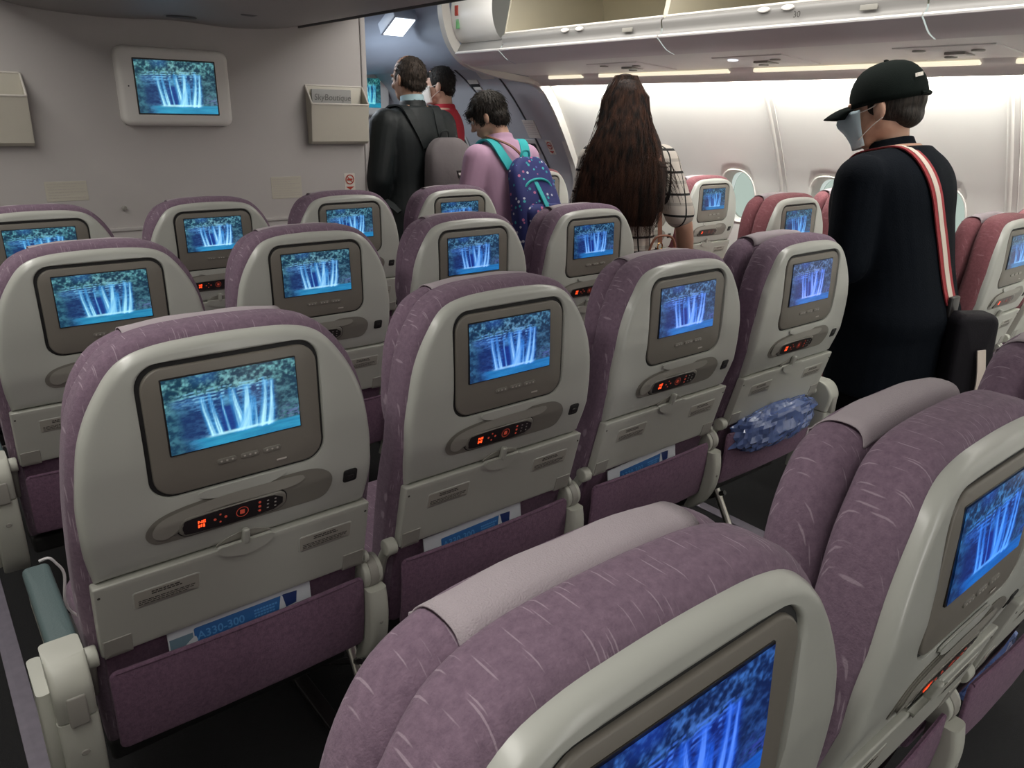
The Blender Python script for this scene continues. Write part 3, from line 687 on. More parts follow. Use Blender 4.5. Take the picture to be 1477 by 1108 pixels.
def make_seat(fab, label):
    S = thing('airline_seat', label, 'seat')
    # --- shell with recessed screen bay
    ctr = (0.003, -0.021)
    so = ray_resample(smooth_open_then_close(shell_o), ctr)
    ho = ray_resample(rrect(0.1315, 0.1005, 0.034, *ctr, 8), ctr)
    L = [(inset(so, 0.002), -0.030), (so, -0.027)]
    R = 0.015
    L.append((so, -R))
    for i in range(1, 5):
        a = PI/2*i/4; L.append((inset(so, R*0.8*(1-math.cos(a))), -R*(1-math.sin(a))))
    o_in = L[-1][0]; K = 7
    for k in range(1, K+1):
        t = k/K; L.append(([(a[0]+(b[0]-a[0])*t, a[1]+(b[1]-a[1])*t) for a, b in zip(o_in, ho)], 0.0 if k < K else -0.0015))
    L.append((inset(ho, 0.0008), -0.004)); L.append((inset(ho, 0.001), -0.016))
    mb = MB(); loops(mb, L, SM, cap0=3, cap1=3); mb.build('back_shell', 'shell', S, ang=50)
    # finger scoop under the screen bay
    mb = MB(); puff(mb, smooth_closed([(0.055, -0.1235), (0.06, -0.128), (0.03, -0.136), (-0.02, -0.137), (-0.055, -0.132), (-0.055, -0.1235)], 4), 0.0, 0.0035, 0.0025, SM, 3, 1); mb.build('finger_scoop', 'shell', S)
    # gasket + bezel + screen
    mb = MB(); plate(mb, rrect(0.1305, 0.0995, 0.033, *ctr), -0.017, -0.0055, 0.0005, SM, 1, 3); mb.build('gasket', 'gasket', S)
    B = MB(); plate(B, rrect(0.1255, 0.0945, 0.030, 0.004, -0.0225, 6), -0.012, -0.001, 0.003, SM, 3, 4); bz = B.build('monitor_bezel', 'bezel', S)
    sx, sw = 0.000, 0.0005
    mb = MB(); plate(mb, rrect(0.0965, 0.0565, 0.002, sx, sw), -0.003, -0.0004, 0.0003, SM, 1, 3); mb.build('screen_border', 'dark', bz)
    if not hasattr(make_seat, 'disp'):
        make_seat.disp = display_mesh('screen', 0.0945, 0.0545, lambda a, b, c: SM(sx+a, sw+b, 0.0006))
    scn = link('screen', make_seat.disp, bz)
    for (x0, ww) in ((-0.020, 0.014), (0.014, 0.014), (0.048, 0.014)):
        mb = MB(); plate(mb, rrect(ww, 0.0042, 0.004, x0, -0.0815, 4), -0.002, 0.0008, 0.0006, SM, 2, 1); bt = mb.build('button_bar', 'bezel_mid', bz)
        mb = MB()
        for q in (-0.008, 0, 0.008): plate(mb, ell(0.0017, 0.0015, x0+q, -0.0815, 8), 0.0006, 0.0012, 0.0002, SM, 1, 1)
        mb.build('button_icon', 'key', bt)
    mb = MB(); plate(mb, rrect(0.008, 0.0015, 0.001, 0.062, -0.103), 0, 0.0004, 0.0002, SM, 1, 1); mb.build('maker_mark', 'key', bz)
    # --- handset cradle
    ro = smooth_closed([(0.134, -0.146), (0.1435, -0.160), (0.142, -0.178), (0.130, -0.194), (0.10, -0.1975), (0.0, -0.196), (-0.10, -0.1935), (-0.128, -0.190), (-0.140, -0.176), (-0.137, -0.160), (-0.120, -0.147), (-0.085, -0.139), (-0.03, -0.1355), (0.06, -0.1345), (0.11, -0.136)], 4)
    mb = MB(); plate(mb, ro, -0.002, 0.0012, 0.001, SM, 2, 3); cdl = mb.build('handset_cradle', 'bezel_mid', S)
    mb = MB(); plate(mb, inset(ro, -0.0017), -0.002, 0.0005, 0.0003, SM, 1, 3); mb.build('cradle_gap', 'gasket', cdl)
    mb = MB(); plate(mb, inset(rrect(0.082, 0.0185, 0.017, -0.016, -0.1735, 6), -0.0018), 0.0, 0.0018, 0.0003, SM, 1, 2); mb.build('handset_gap', 'gasket', cdl)
    mb = MB()
    top = smooth_closed([(0.085, -0.141), (0.088, -0.148), (0.06, -0.152), (-0.02, -0.151), (-0.06, -0.153), (-0.085, -0.160), (-0.10, -0.172), (-0.115, -0.182), (-0.128, -0.176), (-0.128, -0.162), (-0.11, -0.150), (-0.06, -0.142), (0.0, -0.139)], 4)
    plate(mb, top, 0.0008, 0.0045, 0.003, SM, 3, 2); mb.build('cradle_hood', 'bezel_rim', cdl)
    hs = rrect(0.082, 0.0185, 0.017, -0.016, -0.1735, 6)
    mb = MB(); plate(mb, hs, 0.0, 0.0055, 0.004, SM, 3, 2); hd = mb.build('handset', 'bezel_mid', cdl)
    mb = MB(); plate(mb, smooth_closed([(0.045, -0.161), (0.045, -0.187), (-0.075, -0.1875), (-0.090, -0.180), (-0.090, -0.168), (-0.075, -0.1605)], 3), 0.003, 0.0060, 0.0008, SM, 2, 2); mb.build('handset_face', 'dark', hd)
    if not hasattr(make_seat, 'digits'):
        g = text_mesh('NE', 0.0085, lambda a, b, c: SM(-0.071+a*1.05, -0.1725+b*0.85, 0.0066), bold=0.0003)
        for k in range(3): box(g, -0.0705+k*0.0036, -0.0682+k*0.0036, -0.1805+0.001*(k % 2), -0.1748, 0.0064, 0.0068, 0, SM)
        o_ = g.build('lit_display', 'redglow', hd, flat=True); make_seat.digits = o_.data
        g = MB()
        for (a, b, r) in ((-0.046, -0.174, .0022), (-0.038, -0.167, .0016), (-0.038, -0.181, .0016), (-0.030, -0.174, .0022), (0.022, -0.166, .0022), (0.022, -0.174, .0024), (0.022, -0.182, .0022)):
            plate(g, ell(r, r, a, b, 8), 0.0060, 0.0066, 0.0001, SM, 1, 1)
        n = 20; vs = [SM(-0.005+r*math.cos(2*PI*i/n), -0.174+r*math.sin(2*PI*i/n), 0.0066) for i in range(n) for r in (0.0095, 0.0085)]
        g.add(vs, [(2*i, 2*i+1, (2*i+3) % (2*n), (2*i+2) % (2*n)) for i in range(n)])
        plate(g, rrect(0.0035, 0.004, 0.001, -0.005, -0.174), 0.0060, 0.0066, 0.0001, SM, 1, 1)
        make_seat.icons = g.build('lit_keys', 'pinkglow', hd, flat=True).data
    else:
        link('lit_display', make_seat.digits, hd); link('lit_keys', make_seat.icons, hd)
    mb = MB()
    for q in range(2):
        for p in range(3): plate(mb, rrect(0.0016, 0.0012, 0.0005, 0.035+q*0.012, -0.167-p*0.007, 1), 0.0055, 0.0062, 0.0001, SM, 1, 1)
    mb.build('keypad', 'key', hd)
    # --- socket
    mb = MB(); plate(mb, rrect(0.0125, 0.0125, 0.005, 0.178, -0.169), -0.001, 0.0012, 0.0008, SM, 2, 1); sk = mb.build('headphone_socket', 'gasket', S)
    mb = MB(); plate(mb, rrect(0.006, 0.0045, 0.002, 0.178, -0.172), 0, 0.0022, 0.0005, SM, 1, 1); mb.build('socket_insert', 'dark', sk)
    # --- tray table
    to = dense(rrect(0.2175, 0.0695, 0.004, 0, -0.3055, 3), 2)
    mb = MB(); plate(mb, to, -0.012, 0.008, 0.003, SM, 3, 8); tr = mb.build('tray_table', 'tray', S)
    for s in (-1, 1):
        mb = MB(); plate(mb, rrect(0.020, 0.018, 0.002, s*0.194, -0.360), 0.004, 0.0095, 0.001, SM, 1, 2); mb.build('tray_hinge', 'clip', tr)
        for q in (0, 0.012):
            mb = MB(); plate(mb, ell(0.0022, 0.0022, s*0.2105, -0.245-q*0.8, 8), 0.0075, 0.0088, 0.0003, SM, 1, 1)
        mb.build('hinge_screw', 'ink', tr)
        # placard
        cx = s*0.137+0.017*(1 if s > 0 else 1)*0 + (0.0175 if s < 0 else 0.0)
        cw = -0.2825
        mb = MB(); plate(mb, rrect(0.0485, 0.0168, 0.005, cx, cw), 0.007, 0.0086, 0.0006, SM, 1, 2); mb.build('placard_rim', 'shell', tr)
        mb = MB(); plate(mb, rrect(0.0465, 0.0150, 0.004, cx, cw), 0.007, 0.0090, 0.0004, SM, 1, 2); pl = mb.build('placard', 'placard', tr)
        mb = MB(); rnd = random.Random(5+s)
        for (zz, x0, x1, hh) in ((0.0095, -0.022, 0.018, 0.0011), (0.0055, -0.022, 0.022, 0.0011), (-0.003, -0.041, 0.040, 0.0008), (-0.0065, -0.041, 0.038, 0.0008), (-0.010, -0.041, 0.030, 0.0007)):
            x = x0
            while x < x1:
                l = rnd.uniform(0.003, 0.008); box(mb, cx+x, cx+min(x+l, x1), cw+zz-hh, cw+zz+hh, 0.0089, 0.0093, 0, SM); x += l+0.0013
        mb.build('placard_print', 'ink', tr, flat=True)
    # latch: D shaped lip, dark slot, turn catch
    D = smooth_closed([(0.042, -0.2355), (0.030, -0.249), (0.0, -0.256), (-0.030, -0.249), (-0.042, -0.2355), (-0.02, -0.2345), (0.02, -0.2345)], 4)
    mb = MB(); puff(mb, D, 0.004, 0.0125, 0.003, SM, 3, 1); mb.build('tray_lip', 'tray', tr)
    mb = MB(); plate(mb, smooth_closed([(0.040, -0.2345), (0.028, -0.222), (0.0, -0.2165), (-0.028, -0.222), (-0.040, -0.2345)], 4), -0.001, 0.0015, 0.0006, SM, 1, 1); lt = mb.build('latch_recess', 'bezel_rim', S)
    mb = MB(); puff(mb, rrect(0.0058, 0.0155, 0.005, 0.0, -0.2235), 0.002, 0.014, 0.004, SM, 3, 1); mb.build('latch_catch', 'tray', lt)
    mb = MB(); box(mb, -0.038, 0.040, -0.2358, -0.2335, 0.0, 0.0022, 0, SM); mb.build('latch_slot', 'gasket', lt)
    # tray arms with round pivots
    for s in (-1, 1):
        mb = MB(); cylx(mb, s*0.221, s*(0.243 if s < 0 else 0.230), yb(-0.372)+0.004, ZC-0.372, 0.0165 if s < 0 else 0.012, 0.003)
        xx = s*(0.232 if s < 0 else 0.222); tube(mb, [(xx, yb(-0.372)+0.006, ZC-0.372), (xx, yb(-0.40)+0.025, ZC-0.41), (xx, yb(-0.46)+0.03, ZC-0.47)], [0.011, 0.010, 0.009], 10)
        mb.build('tray_arm', 'armcap', S)
    # --- back cushion behind (in front of) shell
    ch = [(0.222, -0.60), (0.228, -0.45), (0.233, -0.30), (0.233, -0.20), (0.229, -0.12), (0.220, -0.045), (0.206, 0.012), (0.187, 0.052), (0.158, 0.088), (0.128, 0.106), (0.09, 0.115), (0.045, 0.118)]
    co = ch+[(0, 0.119)]+[(-a, b) for a, b in reversed(ch)]
    cs = smooth_open_then_close(co, 4)
    mb = MB(); puff(mb, cs, -0.014, -0.084, 0.021, SM, 5, 8); mb.build('back_cushion', fab, S, ang=80)
    hh_ = [(0.150, -0.170), (0.195, -0.155), (0.209, -0.11), (0.210, -0.06), (0.203, 0.0), (0.185, 0.050), (0.155, 0.086), (0.11, 0.105), (0.06, 0.111)]
    hs_ = smooth_closed(hh_+[(0, 0.112)]+[(-a, b) for a, b in reversed(hh_)]+[(-0.06, -0.176), (0.06, -0.176)], 4)
    mb = MB(); puff(mb, hs_, -0.072, -0.136, 0.029, SM, 6, 7); mb.build('headrest', fab, S, ang=80)
    # antimacassar cloth draped over the headrest
    mb = MB(); vs = []; fs = []; nx = 14
    prof = [(-0.073, 0.094), (-0.0745, 0.106), (-0.083, 0.1145), (-0.104, 0.1155), (-0.122, 0.108), (-0.136, 0.089), (-0.1395, 0.05), (-0.1395, -0.02), (-0.139, -0.12)]
    pr = spline(prof, 3)
    for i in range(nx+1):
        u = -0.115+0.23*i/nx
        drop = -0.006*(u/0.115)**2
        for (d, w_) in pr: vs.append(SM(u, w_+(drop if w_ > 0.09 else 0)+0.0008*math.sin(u*60+w_*40), d))
    n = len(pr)
    for i in range(nx):
        for j in range(n-1): fs.append((i*n+j, i*n+j+1, (i+1)*n+j+1, (i+1)*n+j))
    mb.add(vs, fs); oc = mb.build('headrest_cover', 'cloth', S, ang=80)
    sol = oc.modifiers.new('thickness', 'SOLIDIFY'); sol.thickness = 0.0015
    # --- lower back panel, pocket
    mb = MB(); plate(mb, rrect(0.212, 0.115, 0.02, 0, -0.475), -0.04, -0.006, 0.006, SM, 2, 4); mb.build('lower_back', 'pocket', S)
    def PK(u, w_, d): # pocket bulges outward in the middle
        t = (w_+0.60)/0.195; b = 0.030*math.sin(PI*min(max(t, 0), 1)*0.55+0.35)
        b *= 1-0.25*(u/0.215)**2
        return (u, 0.072-b*1.05-d-0.012*max(t, 0), ZC+w_)
    pk = dense(rrect(0.214, 0.078, 0.012, 0, -0.4825, 3), 3)
    mb = MB(); plate(mb, pk, 0.0, 0.006, 0.003, PK, 3, 8); mb.build('seat_pocket', 'pocket', S, ang=70)
    mb = MB(); tube(mb, [PK(-0.205+0.41*i/16, -0.4065, 0.004) for i in range(17)], 0.0035, 8); mb.build('pocket_hem', 'pocket', S)
    # --- seat pan
    def PN(a, b, c): return (a, 0.36+b, 0.41+c)
    mb = MB(); puff(mb, rrect(0.205, 0.235, 0.05, 0, 0.02, 5), -0.035, 0.055, 0.030, PN, 4, 4, 0.008); mb.build('seat_cushion', fab, S, ang=80)
    mb = MB(); box(mb, -0.22, 0.22, 0.14, 0.58, 0.34, 0.385, 0.01); mb.build('seat_base', 'gasket', S)
    return S
def arm_mid(S, side=1):
    X = side*0.235; t = MB()
    box(t, X-0.018, X+0.018, 0.09, 0.43, 0.588, 0.602, 0.005); pad = t.build('arm_pad', 'armpad', S)
    t = MB(); box(t, X-0.016, X+0.016, 0.07, 0.42, 0.560, 0.590, 0.005); t.build('armrest', 'armcap', pad)
    t = MB(); cylx(t, X-0.019, X+0.019, 0.060, 0.588, 0.030, 0.003, 28); pv = t.build('arm_pivot', 'armcap', S)
    t = MB(); cylx(t, X-0.008, X+0.010, 0.059, 0.588, 0.0312, 0.002, 28); t.build('pivot_band', 'clip', pv)
    t = MB(); vs = []; fs = []
    path = spline([(0.018, 0.566, .022), (0.016, 0.52, .026), (0.024, 0.46, .026), (0.044, 0.41, .022), (0.066, 0.38, .012)], 4)
    for (y, z, hd) in path:
        for (a, b) in rrect(0.019, hd, 0.010, 0, 0, 3): vs.append((X+a, y+0.02+b, z))
    n = 16
    for k in range(len(path)-1):
        for i in range(n): fs.append((k*n+i, k*n+(i+1) % n, (k+1)*n+(i+1) % n, (k+1)*n+i))
    fs += [tuple(range(n)), tuple((len(path)-1)*n+i for i in range(n))]
    t.add(vs, fs); p = t.build('arm_post', 'armcap', S)
    t = MB(); plate(t, ell(0.004, 0.004, X, 0.50, 10), 0, 0.003, 0.001, lambda a, b, c: (a, 0.0125-c, b), 1, 1); t.build('post_screw', 'clip', p)
def arm_aisle(S, side):
    X = side*0.264; t = MB()
    box(t, X-side*0.006-0.021, X-side*0.006+0.021, 0.06, 0.34, 0.622, 0.648, 0.009); pad = t.build('arm_pad', 'armpad', S)
    t = MB(); box(t, X-side*0.006-0.019, X-side*0.006+0.019, 0.06, 0.33, 0.575, 0.624, 0.008); t.build('armrest', 'armcap', pad)
    def post(name, path, hw, mat, par, dx=0):
        t = MB(); vs = []; fs = []
        for (y, z, hd) in path:
            for (a, b) in rrect(hw, hd, 0.008, 0, 0, 3): vs.append((X+dx+a, y+b, z))
        n = 16
        for k in range(len(path)-1):
            for i in range(n): fs.append((k*n+i, k*n+(i+1) % n, (k+1)*n+(i+1) % n, (k+1)*n+i))
        fs += [tuple(range(n)), tuple((len(path)-1)*n+i for i in range(n))]
        t.add(vs, fs); return t.build(name, mat, par)
    cap = post('arm_end_cap', spline([(0.056, 0.655, .028), (0.046, 0.645, .037), (0.034, 0.615, .040), (0.040, 0.565, .036)], 4), 0.026, 'armcap', S)
    t = MB(); box(t, X-0.012, X+0.014, -0.008, 0.02, 0.560, 0.612, 0.004); t.build('cap_insert', 'clip', cap)
    p = post('arm_post', spline([(0.044, 0.562, .040), (0.044, 0.51, .042), (0.054, 0.45, .042), (0.07, 0.39, .036), (0.09, 0.35, .02)], 4), 0.027, 'armcap', S)
    post('side_panel', spline([(0.075, 0.610, .05), (0.07, 0.53, .055), (0.085, 0.45, .055), (0.10, 0.37, .03)], 4), 0.010, 'armcap', S, side*0.033)
    t = MB(); plate(t, ell(0.006, 0.005, X, 0.505, 12), 0, 0.003, 0.001, lambda a, b, c: (a, 0.0035-c, b), 1, 1); t.build('post_screw', 'clip', p)
def legs(S, X):
    t = MB()
    tube(t, [(X, 0.235, 0.37), (X, 0.02, 0.012)], 0.0115, 10); t.build('leg', 'metal', S)
    t = MB(); tube(t, [(X, 0.52, 0.36), (X, 0.55, 0.02)], 0.013, 10); t.build('leg', 'metal', S)
    t = MB(); box(t, X-0.018, X+0.018, 0.0, 0.62, 0.0, 0.018, 0.004); t.build('floor_rail', 'dark', S)
    t = MB(); tube(t, [(X, 0.16, 0.30), (X, 0.53, 0.05)], 0.008, 8); t.build('brace', 'dark', S)

proto_p = make_seat('purple', 'proto'); proto_r = make_seat('red', 'proto')
P_mid = copy_tree(proto_p); arm_mid(P_mid, 1)
P_left = copy_tree(proto_p); arm_mid(P_left, 1); arm_aisle(P_left, -1)
P_right = copy_tree(proto_p); arm_aisle(P_right, 1); legs(P_right, 0.0)
legs(P_left, 0.258)
R_ais = copy_tree(proto_r); arm_aisle(R_ais, -1); arm_mid(R_ais, 1); legs(R_ais, 0.0)
R_win = copy_tree(proto_r); arm_aisle(R_win, 1)
def drop(o):
    for ch in list(o.children): drop(ch)
    bpy.data.objects.remove(o)
drop(proto_p); drop(proto_r)
def screen_of(o):
    for ch in o.children:
        if ch.name.split('.')[0] == 'screen': return ch
        r = screen_of(ch)
        if r: return r
def place(proto, loc, label, group, tint):
    s = copy_tree(proto); s.location = loc; s['label'] = label; s['group'] = group
    screen_of(s).color = (*tint, 1); return s
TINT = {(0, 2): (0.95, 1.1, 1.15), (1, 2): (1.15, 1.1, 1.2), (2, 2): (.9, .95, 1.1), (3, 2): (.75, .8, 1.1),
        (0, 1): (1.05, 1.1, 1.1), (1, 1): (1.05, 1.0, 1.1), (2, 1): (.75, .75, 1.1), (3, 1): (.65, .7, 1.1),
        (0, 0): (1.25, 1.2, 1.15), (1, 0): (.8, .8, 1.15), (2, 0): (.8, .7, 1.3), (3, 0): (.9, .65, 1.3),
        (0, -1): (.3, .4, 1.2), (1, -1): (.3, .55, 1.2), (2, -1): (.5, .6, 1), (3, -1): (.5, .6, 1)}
LBL = {(0, 2): 'purple seat of the frontmost middle row at the left frame edge, right before the bulkhead',
 (1, 2): 'purple seat of the frontmost middle row directly below the wall screen',
 (2, 2): 'purple seat of the frontmost middle row in front of the no-smoking sign',
 (3, 2): 'purple seat of the frontmost middle row at the aisle, beside the grey backpack man',
 (0, 1): 'purple seat of the second middle row at the left frame edge',
 (1, 1): 'purple seat of the second middle row, second from the left',
 (2, 1): 'purple seat of the second middle row, third from the left',
 (3, 1): 'purple aisle seat of the second middle row before the long-haired woman',
 (0, 0): 'large purple and grey seat in full view left of centre, safety card in its pocket',
 (1, 0): 'purple and grey seat at the picture centre, right of the largest fully visible screen',
 (2, 0): 'purple and grey seat third from the left in the nearest complete row',
 (3, 0): 'purple aisle seat with a blue plastic-wrapped bundle in its pocket, beside the black-capped man',
 (0, -1): 'nearest purple seat, cut off by the bottom edge, white cloth on its headrest',
 (1, -1): 'near purple seat at the lower right, seen steeply from the side with a blue screen',
 (2, -1): 'purple seat whose headrest shows at the right frame edge below the shoulder bag'}
GR = {2: 'frontmost row of middle seats', 1: 'second row of middle seats', 0: 'third row of middle seats', -1: 'nearest row of middle seats'}
DY = {2: 0.004, 1: 0.006, 0: -0.008, -1: -0.022}
SEATS = {}
for (c, r), tint in TINT.items():
    if (c, r) not in LBL: continue
    p = P_left if c == 0 else P_right if c == 3 else P_mid
    def shift_headrest(st, dy, dz=0.0):
        for ch in st.children:
            if ch.name.split('.')[0] in ('headrest', 'headrest_cover'): ch.location.y += dy; ch.location.z += dz
    SEATS[(c, r)] = place(p, (c*0.51, r*0.801+DY[r], 0), LBL[(c, r)], GR[r], tint)
    if r == -1: shift_headrest(SEATS[(c, r)], 0.006 if c == 0 else 0.020)
    if (c, r) == (3, 0): shift_headrest(SEATS[(c, r)], 0.032, 0.002)
    if (c, r) == (3, 1): shift_headrest(SEATS[(c, r)], 0.010)
wt = (0.55, 0.7, 1.0)
for (proto, x, y, lab) in ((R_win, 3.10, 1.49, 'pink window seat at the oval window beside the long-haired woman'),
        (R_ais, 2.59, 1.49, 'burgundy aisle seat behind the long-haired woman on the window side'),
        (R_ais, 2.59, 0.68, 'burgundy window-side aisle seat between the woman and the black-capped man'),
        (R_win, 3.10, 0.68, 'pink window seat whose headrest peeks out behind the black-capped man'),
        (R_ais, 2.635, -0.13, 'burgundy window-side aisle seat at the right frame edge'),
        (R_win, 3.15, -0.13, 'window seat beyond the seat at the right frame edge'),
        (R_ais, 2.59, 2.30, 'foremost burgundy aisle seat of the window side, hidden behind the backpacks')):
    shift_headrest(place(proto, (x, y, 0), lab, 'window side seats', wt), 0.020)
for p in (P_mid, P_left, P_right, R_ais, R_win): drop(p)

# safety cards in the pockets
def safety_card(c, tilt, dx, lab, variant=0):
    t = thing('safety_card', lab, 'safety card', (c*0.51+dx, DY[0]+0.043, ZC-0.462), 0, 'safety cards in the seat pockets')
    t.rotation_euler = (math.radians(-4), math.radians(tilt), 0)
    mb = MB(); box(mb, -0.12, 0.12, -0.0015, 0.0015, -0.06, 0.082, 0.0006); mb.build('card', 'card', t)
    if variant: 
        mb = MB(); box(mb, -0.105, 0.128, 0.002, 0.004, -0.06, 0.078, 0.0006); mb.build('back_card', 'card', t)
    F = lambda a, b, c: (a, -0.0016-c, b)
    zt = 0.066 if variant else 0.072
    mb = MB(); plate(mb, rrect(0.076, 0.014, 0.003, -0.004, zt-0.012), 0, 0.0004, 0.0001, F, 1, 1); mb.build('blue_band', 'blue', t)
    mb = MB(); plate(mb, [(0.062, zt-0.024), (0.092, zt-0.020), (0.095, zt+0.001), (0.070, zt+0.003)], 0, 0.0007, 0.0001, F, 1, 1); mb.build('navy_patch', 'navy', t)
    mb = MB(); plate(mb, [(0.060, zt-0.026), (0.074, zt-0.026), (0.069, zt+0.0), (0.066, zt+0.004)], 0, 0.0010, 0.0001, F, 1, 1); mb.build('tail_picture', 'card', t)
    text_mesh('A330-300', 0.019, lambda a, b, c: (-0.076+a*1.02, -0.0024, zt-0.020+b*1.05), bold=0.0003).build('lettering', 'bluelet', t, flat=True)
    mb = MB()
    for k in range(3):
        x = 0.018
        while x < 0.058-k*0.004: box(mb, x, x+0.004, -0.0026, -0.0022, zt-0.009-k*0.0055, zt-0.006-k*0.0055); x += 0.0052
    mb.build('small_print', 'bluelet', t, flat=True)
    if not variant:
        mb = MB(); plate(mb, [(-0.118, zt-0.04), (-0.082, zt-0.04), (-0.082, zt-0.004), (-0.118, zt-0.004)], 0, 0.0004, 0.0001, F, 1, 1); mb.build('sky_picture', plain('card_sky', (0.14, 0.22, 0.28), 0.4), t)
        mb = MB(); plate(mb, smooth_closed([(-0.108, zt-0.036), (-0.095, zt-0.022), (-0.078, zt-0.012), (-0.078, zt-0.034), (-0.09, zt-0.040)], 3), 0.0004, 0.0009, 0.0001, F, 1, 1); mb.build('aircraft_picture', 'card', t)
    else:
        mb = MB()
        for k in range(3): plate(mb, ell(0.006, 0.005, -0.088+k*0.013, zt-0.034, 10), 0, 0.0006, 0.0001, F, 1, 1)
        mb.build('red_symbols', plain('card_red', (0.45, 0.12, 0.10), 0.5), t)
safety_card(0, 0, -0.004, 'white and blue card lettered A330-300 in the largest visible seat pocket, left of centre')
safety_card(1, -1.5, -0.035, 'white and blue card lettered A330-300 in the pocket of the centre seat', 1)
safety_card(2, -3, -0.03, 'pair of blue-banded white cards in the pocket left of the blue bundle', 1)
# wrapped bundle in the pocket of the aisle seat
def crumple(name, ctr, rad, seed, mat, n=40, parent=None):
    mb = MB(); vs = []; fs = []; r_ = np.random.default_rng(seed); ph = r_.random((14, 3))*6.28; fr_ = r_.normal(size=(14, 3))*5
    m = n//2
    for i in range(m+1):
        th = PI*i/m
        for j in range(n):
            a = 2*PI*j/n; d = np.array([math.sin(th)*math.cos(a), math.sin(th)*math.sin(a), math.cos(th)])
            s = 1+0.09*sum(abs(math.sin(fr_[k] @ d+ph[k, 0]))-0.6 for k in range(14))/2
            p = np.sign(d)*abs(d)**0.75*s; vs.append(tuple(np.array(ctr)+p*np.array(rad)))
    for i in range(m):
        for j in range(n): fs.append((i*n+j, i*n+(j+1) % n, (i+1)*n+(j+1) % n, (i+1)*n+j))
    mb.add(vs, fs); return mb.build(name, mat, parent, ang=8)
tag(crumple('wrapped_blanket', (1.535, 0.022, ZC-0.418), (0.190, 0.036, 0.062), 3, 'film'), 'blue bundle in crinkled clear plastic stuffed in the aisle seat pocket', 'plastic bag')
tag(crumple('plastic_bag', (1.56, -0.55, 0.19), (0.11, 0.10, 0.15), 8, 'film'), 'blue clear plastic bag hanging in the dark under the lower right seat', 'plastic bag')
# earphone cable on the left armrest
mb = MB(); tube(mb, spline([(-0.250, 0.335, 0.650), (-0.236, 0.33, 0.653), (-0.227, 0.33, 0.64), (-0.218, 0.33, 0.613), (-0.225, 0.33, 0.555), (-0.211, 0.33, 0.522), (-0.190, 0.33, 0.505)], 8), 0.0026, 6)
tag(mb.build('earphone_cable', 'cable'), 'thin white cable dangling beside the left armrest of the large front seat', 'cable')

# ------------------------------------------------------------------ people
MT['skin'] = plain('skin', (0.52, 0.31, 0.22), 0.55, var=0.06); MT['skin2'] = plain('skin_tan', (0.42, 0.235, 0.155), 0.55, var=0.06)
def hairmat(name, c1, c2, dirv=(90, 90, 6)):
    m, nt, b = newmat(name); N, L = nt.nodes, nt.links
    tc = N.new('ShaderNodeTexCoord'); mp = N.new('ShaderNodeMapping'); mp.inputs['Scale'].default_value = dirv
    L.new(tc.outputs['Object'], mp.inputs['Vector'])
    n = N.new('ShaderNodeTexNoise'); n.inputs['Scale'].default_value = 2.2; n.inputs['Detail'].default_value = 5; L.new(mp.outputs['Vector'], n.inputs['Vector'])
    r = N.new('ShaderNodeValToRGB'); r.color_ramp.elements[0].position = .35; r.color_ramp.elements[1].position = .7
    r.color_ramp.elements[0].color = (*c1, 1); r.color_ramp.elements[1].color = (*c2, 1); L.new(n.outputs['Fac'], r.inputs['Fac'])
    L.new(r.outputs['Color'], b.inputs['Base Color']); b.inputs['Roughness'].default_value = 0.62; b.inputs['Specular IOR Level'].default_value = 0.25
    bp = N.new('ShaderNodeBump'); bp.inputs['Strength'].default_value = 0.7; bp.inputs['Distance'].default_value = 0.004
    L.new(n.outputs['Fac'], bp.inputs['Height']); L.new(bp.outputs['Normal'], b.inputs['Normal'])
    return m
MT['hair_black'] = hairmat('black_hair', (0.008, 0.007, 0.006), (0.035, 0.028, 0.022))
MT['hair_thin'] = hairmat('thinning_brown_hair', (0.012, 0.009, 0.007), (0.075, 0.055, 0.042))
MT['hair_brown'] = hairmat('dark_brown_hair', (0.006, 0.004, 0.004), (0.040, 0.018, 0.011), (70, 70, 4))
MT['hair_strand'] = hairmat('auburn_strands', (0.006, 0.004, 0.0035), (0.070, 0.029, 0.016), (24, 24, 3))
MT['navy_cloth'] = plain('black_navy_cotton', (0.0035, 0.0055, 0.009), 0.9, var=0.2, bump=0.5, bscale=250)
MT['trouser'] = plain('black_trousers', (0.004, 0.004, 0.005), 0.9, var=0.2, bump=0.4)
MT['nylon'] = plain('black_nylon', (0.006, 0.010, 0.011), 0.62, var=0.3, bump=0.7, bscale=22)
MT['pink'] = plain('pink_shirt', (0.50, 0.31, 0.44), 0.85, var=0.05, bump=0.6, bscale=18)
MT['redshirt'] = plain('red_polo', (0.36, 0.012, 0.025), 0.85, var=0.08)
MT['greypack'] = plain('grey_backpack_canvas', (0.17, 0.15, 0.155), 0.85, var=0.12, bump=0.6, bscale=60)
MT['teal'] = plain('teal_webbing', (0.03, 0.42, 0.44), 0.7, var=0.08)
MT['leather'] = plain('brown_leather', (0.22, 0.085, 0.05), 0.5, var=0.1)
MT['mask'] = plain('pale_blue_mask', (0.55, 0.70, 0.76), 0.8, var=0.03, bump=0.4, bscale=120)
MT['white_web'] = plain('cream_webbing', (0.66, 0.58, 0.50), 0.8, var=0.05)
MT['red_web'] = plain('red_webbing', (0.30, 0.028, 0.035), 0.8, var=0.08)
MT['bagblack'] = plain('black_bag_fabric', (0.012, 0.011, 0.014), 0.6, var=0.2, bump=0.4)
MT['capblack'] = plain('black_cap_twill', (0.004, 0.007, 0.006), 0.9, var=0.15, bump=0.5, bscale=500)
MT['eye'] = plain('eye_white', (0.75, 0.72, 0.68), 0.3); MT['iris'] = plain('dark_iris', (0.02, 0.012, 0.008), 0.2)
MT['gold'] = plain('gold_metal', (0.8, 0.5, 0.2), 0.25, 1.0)
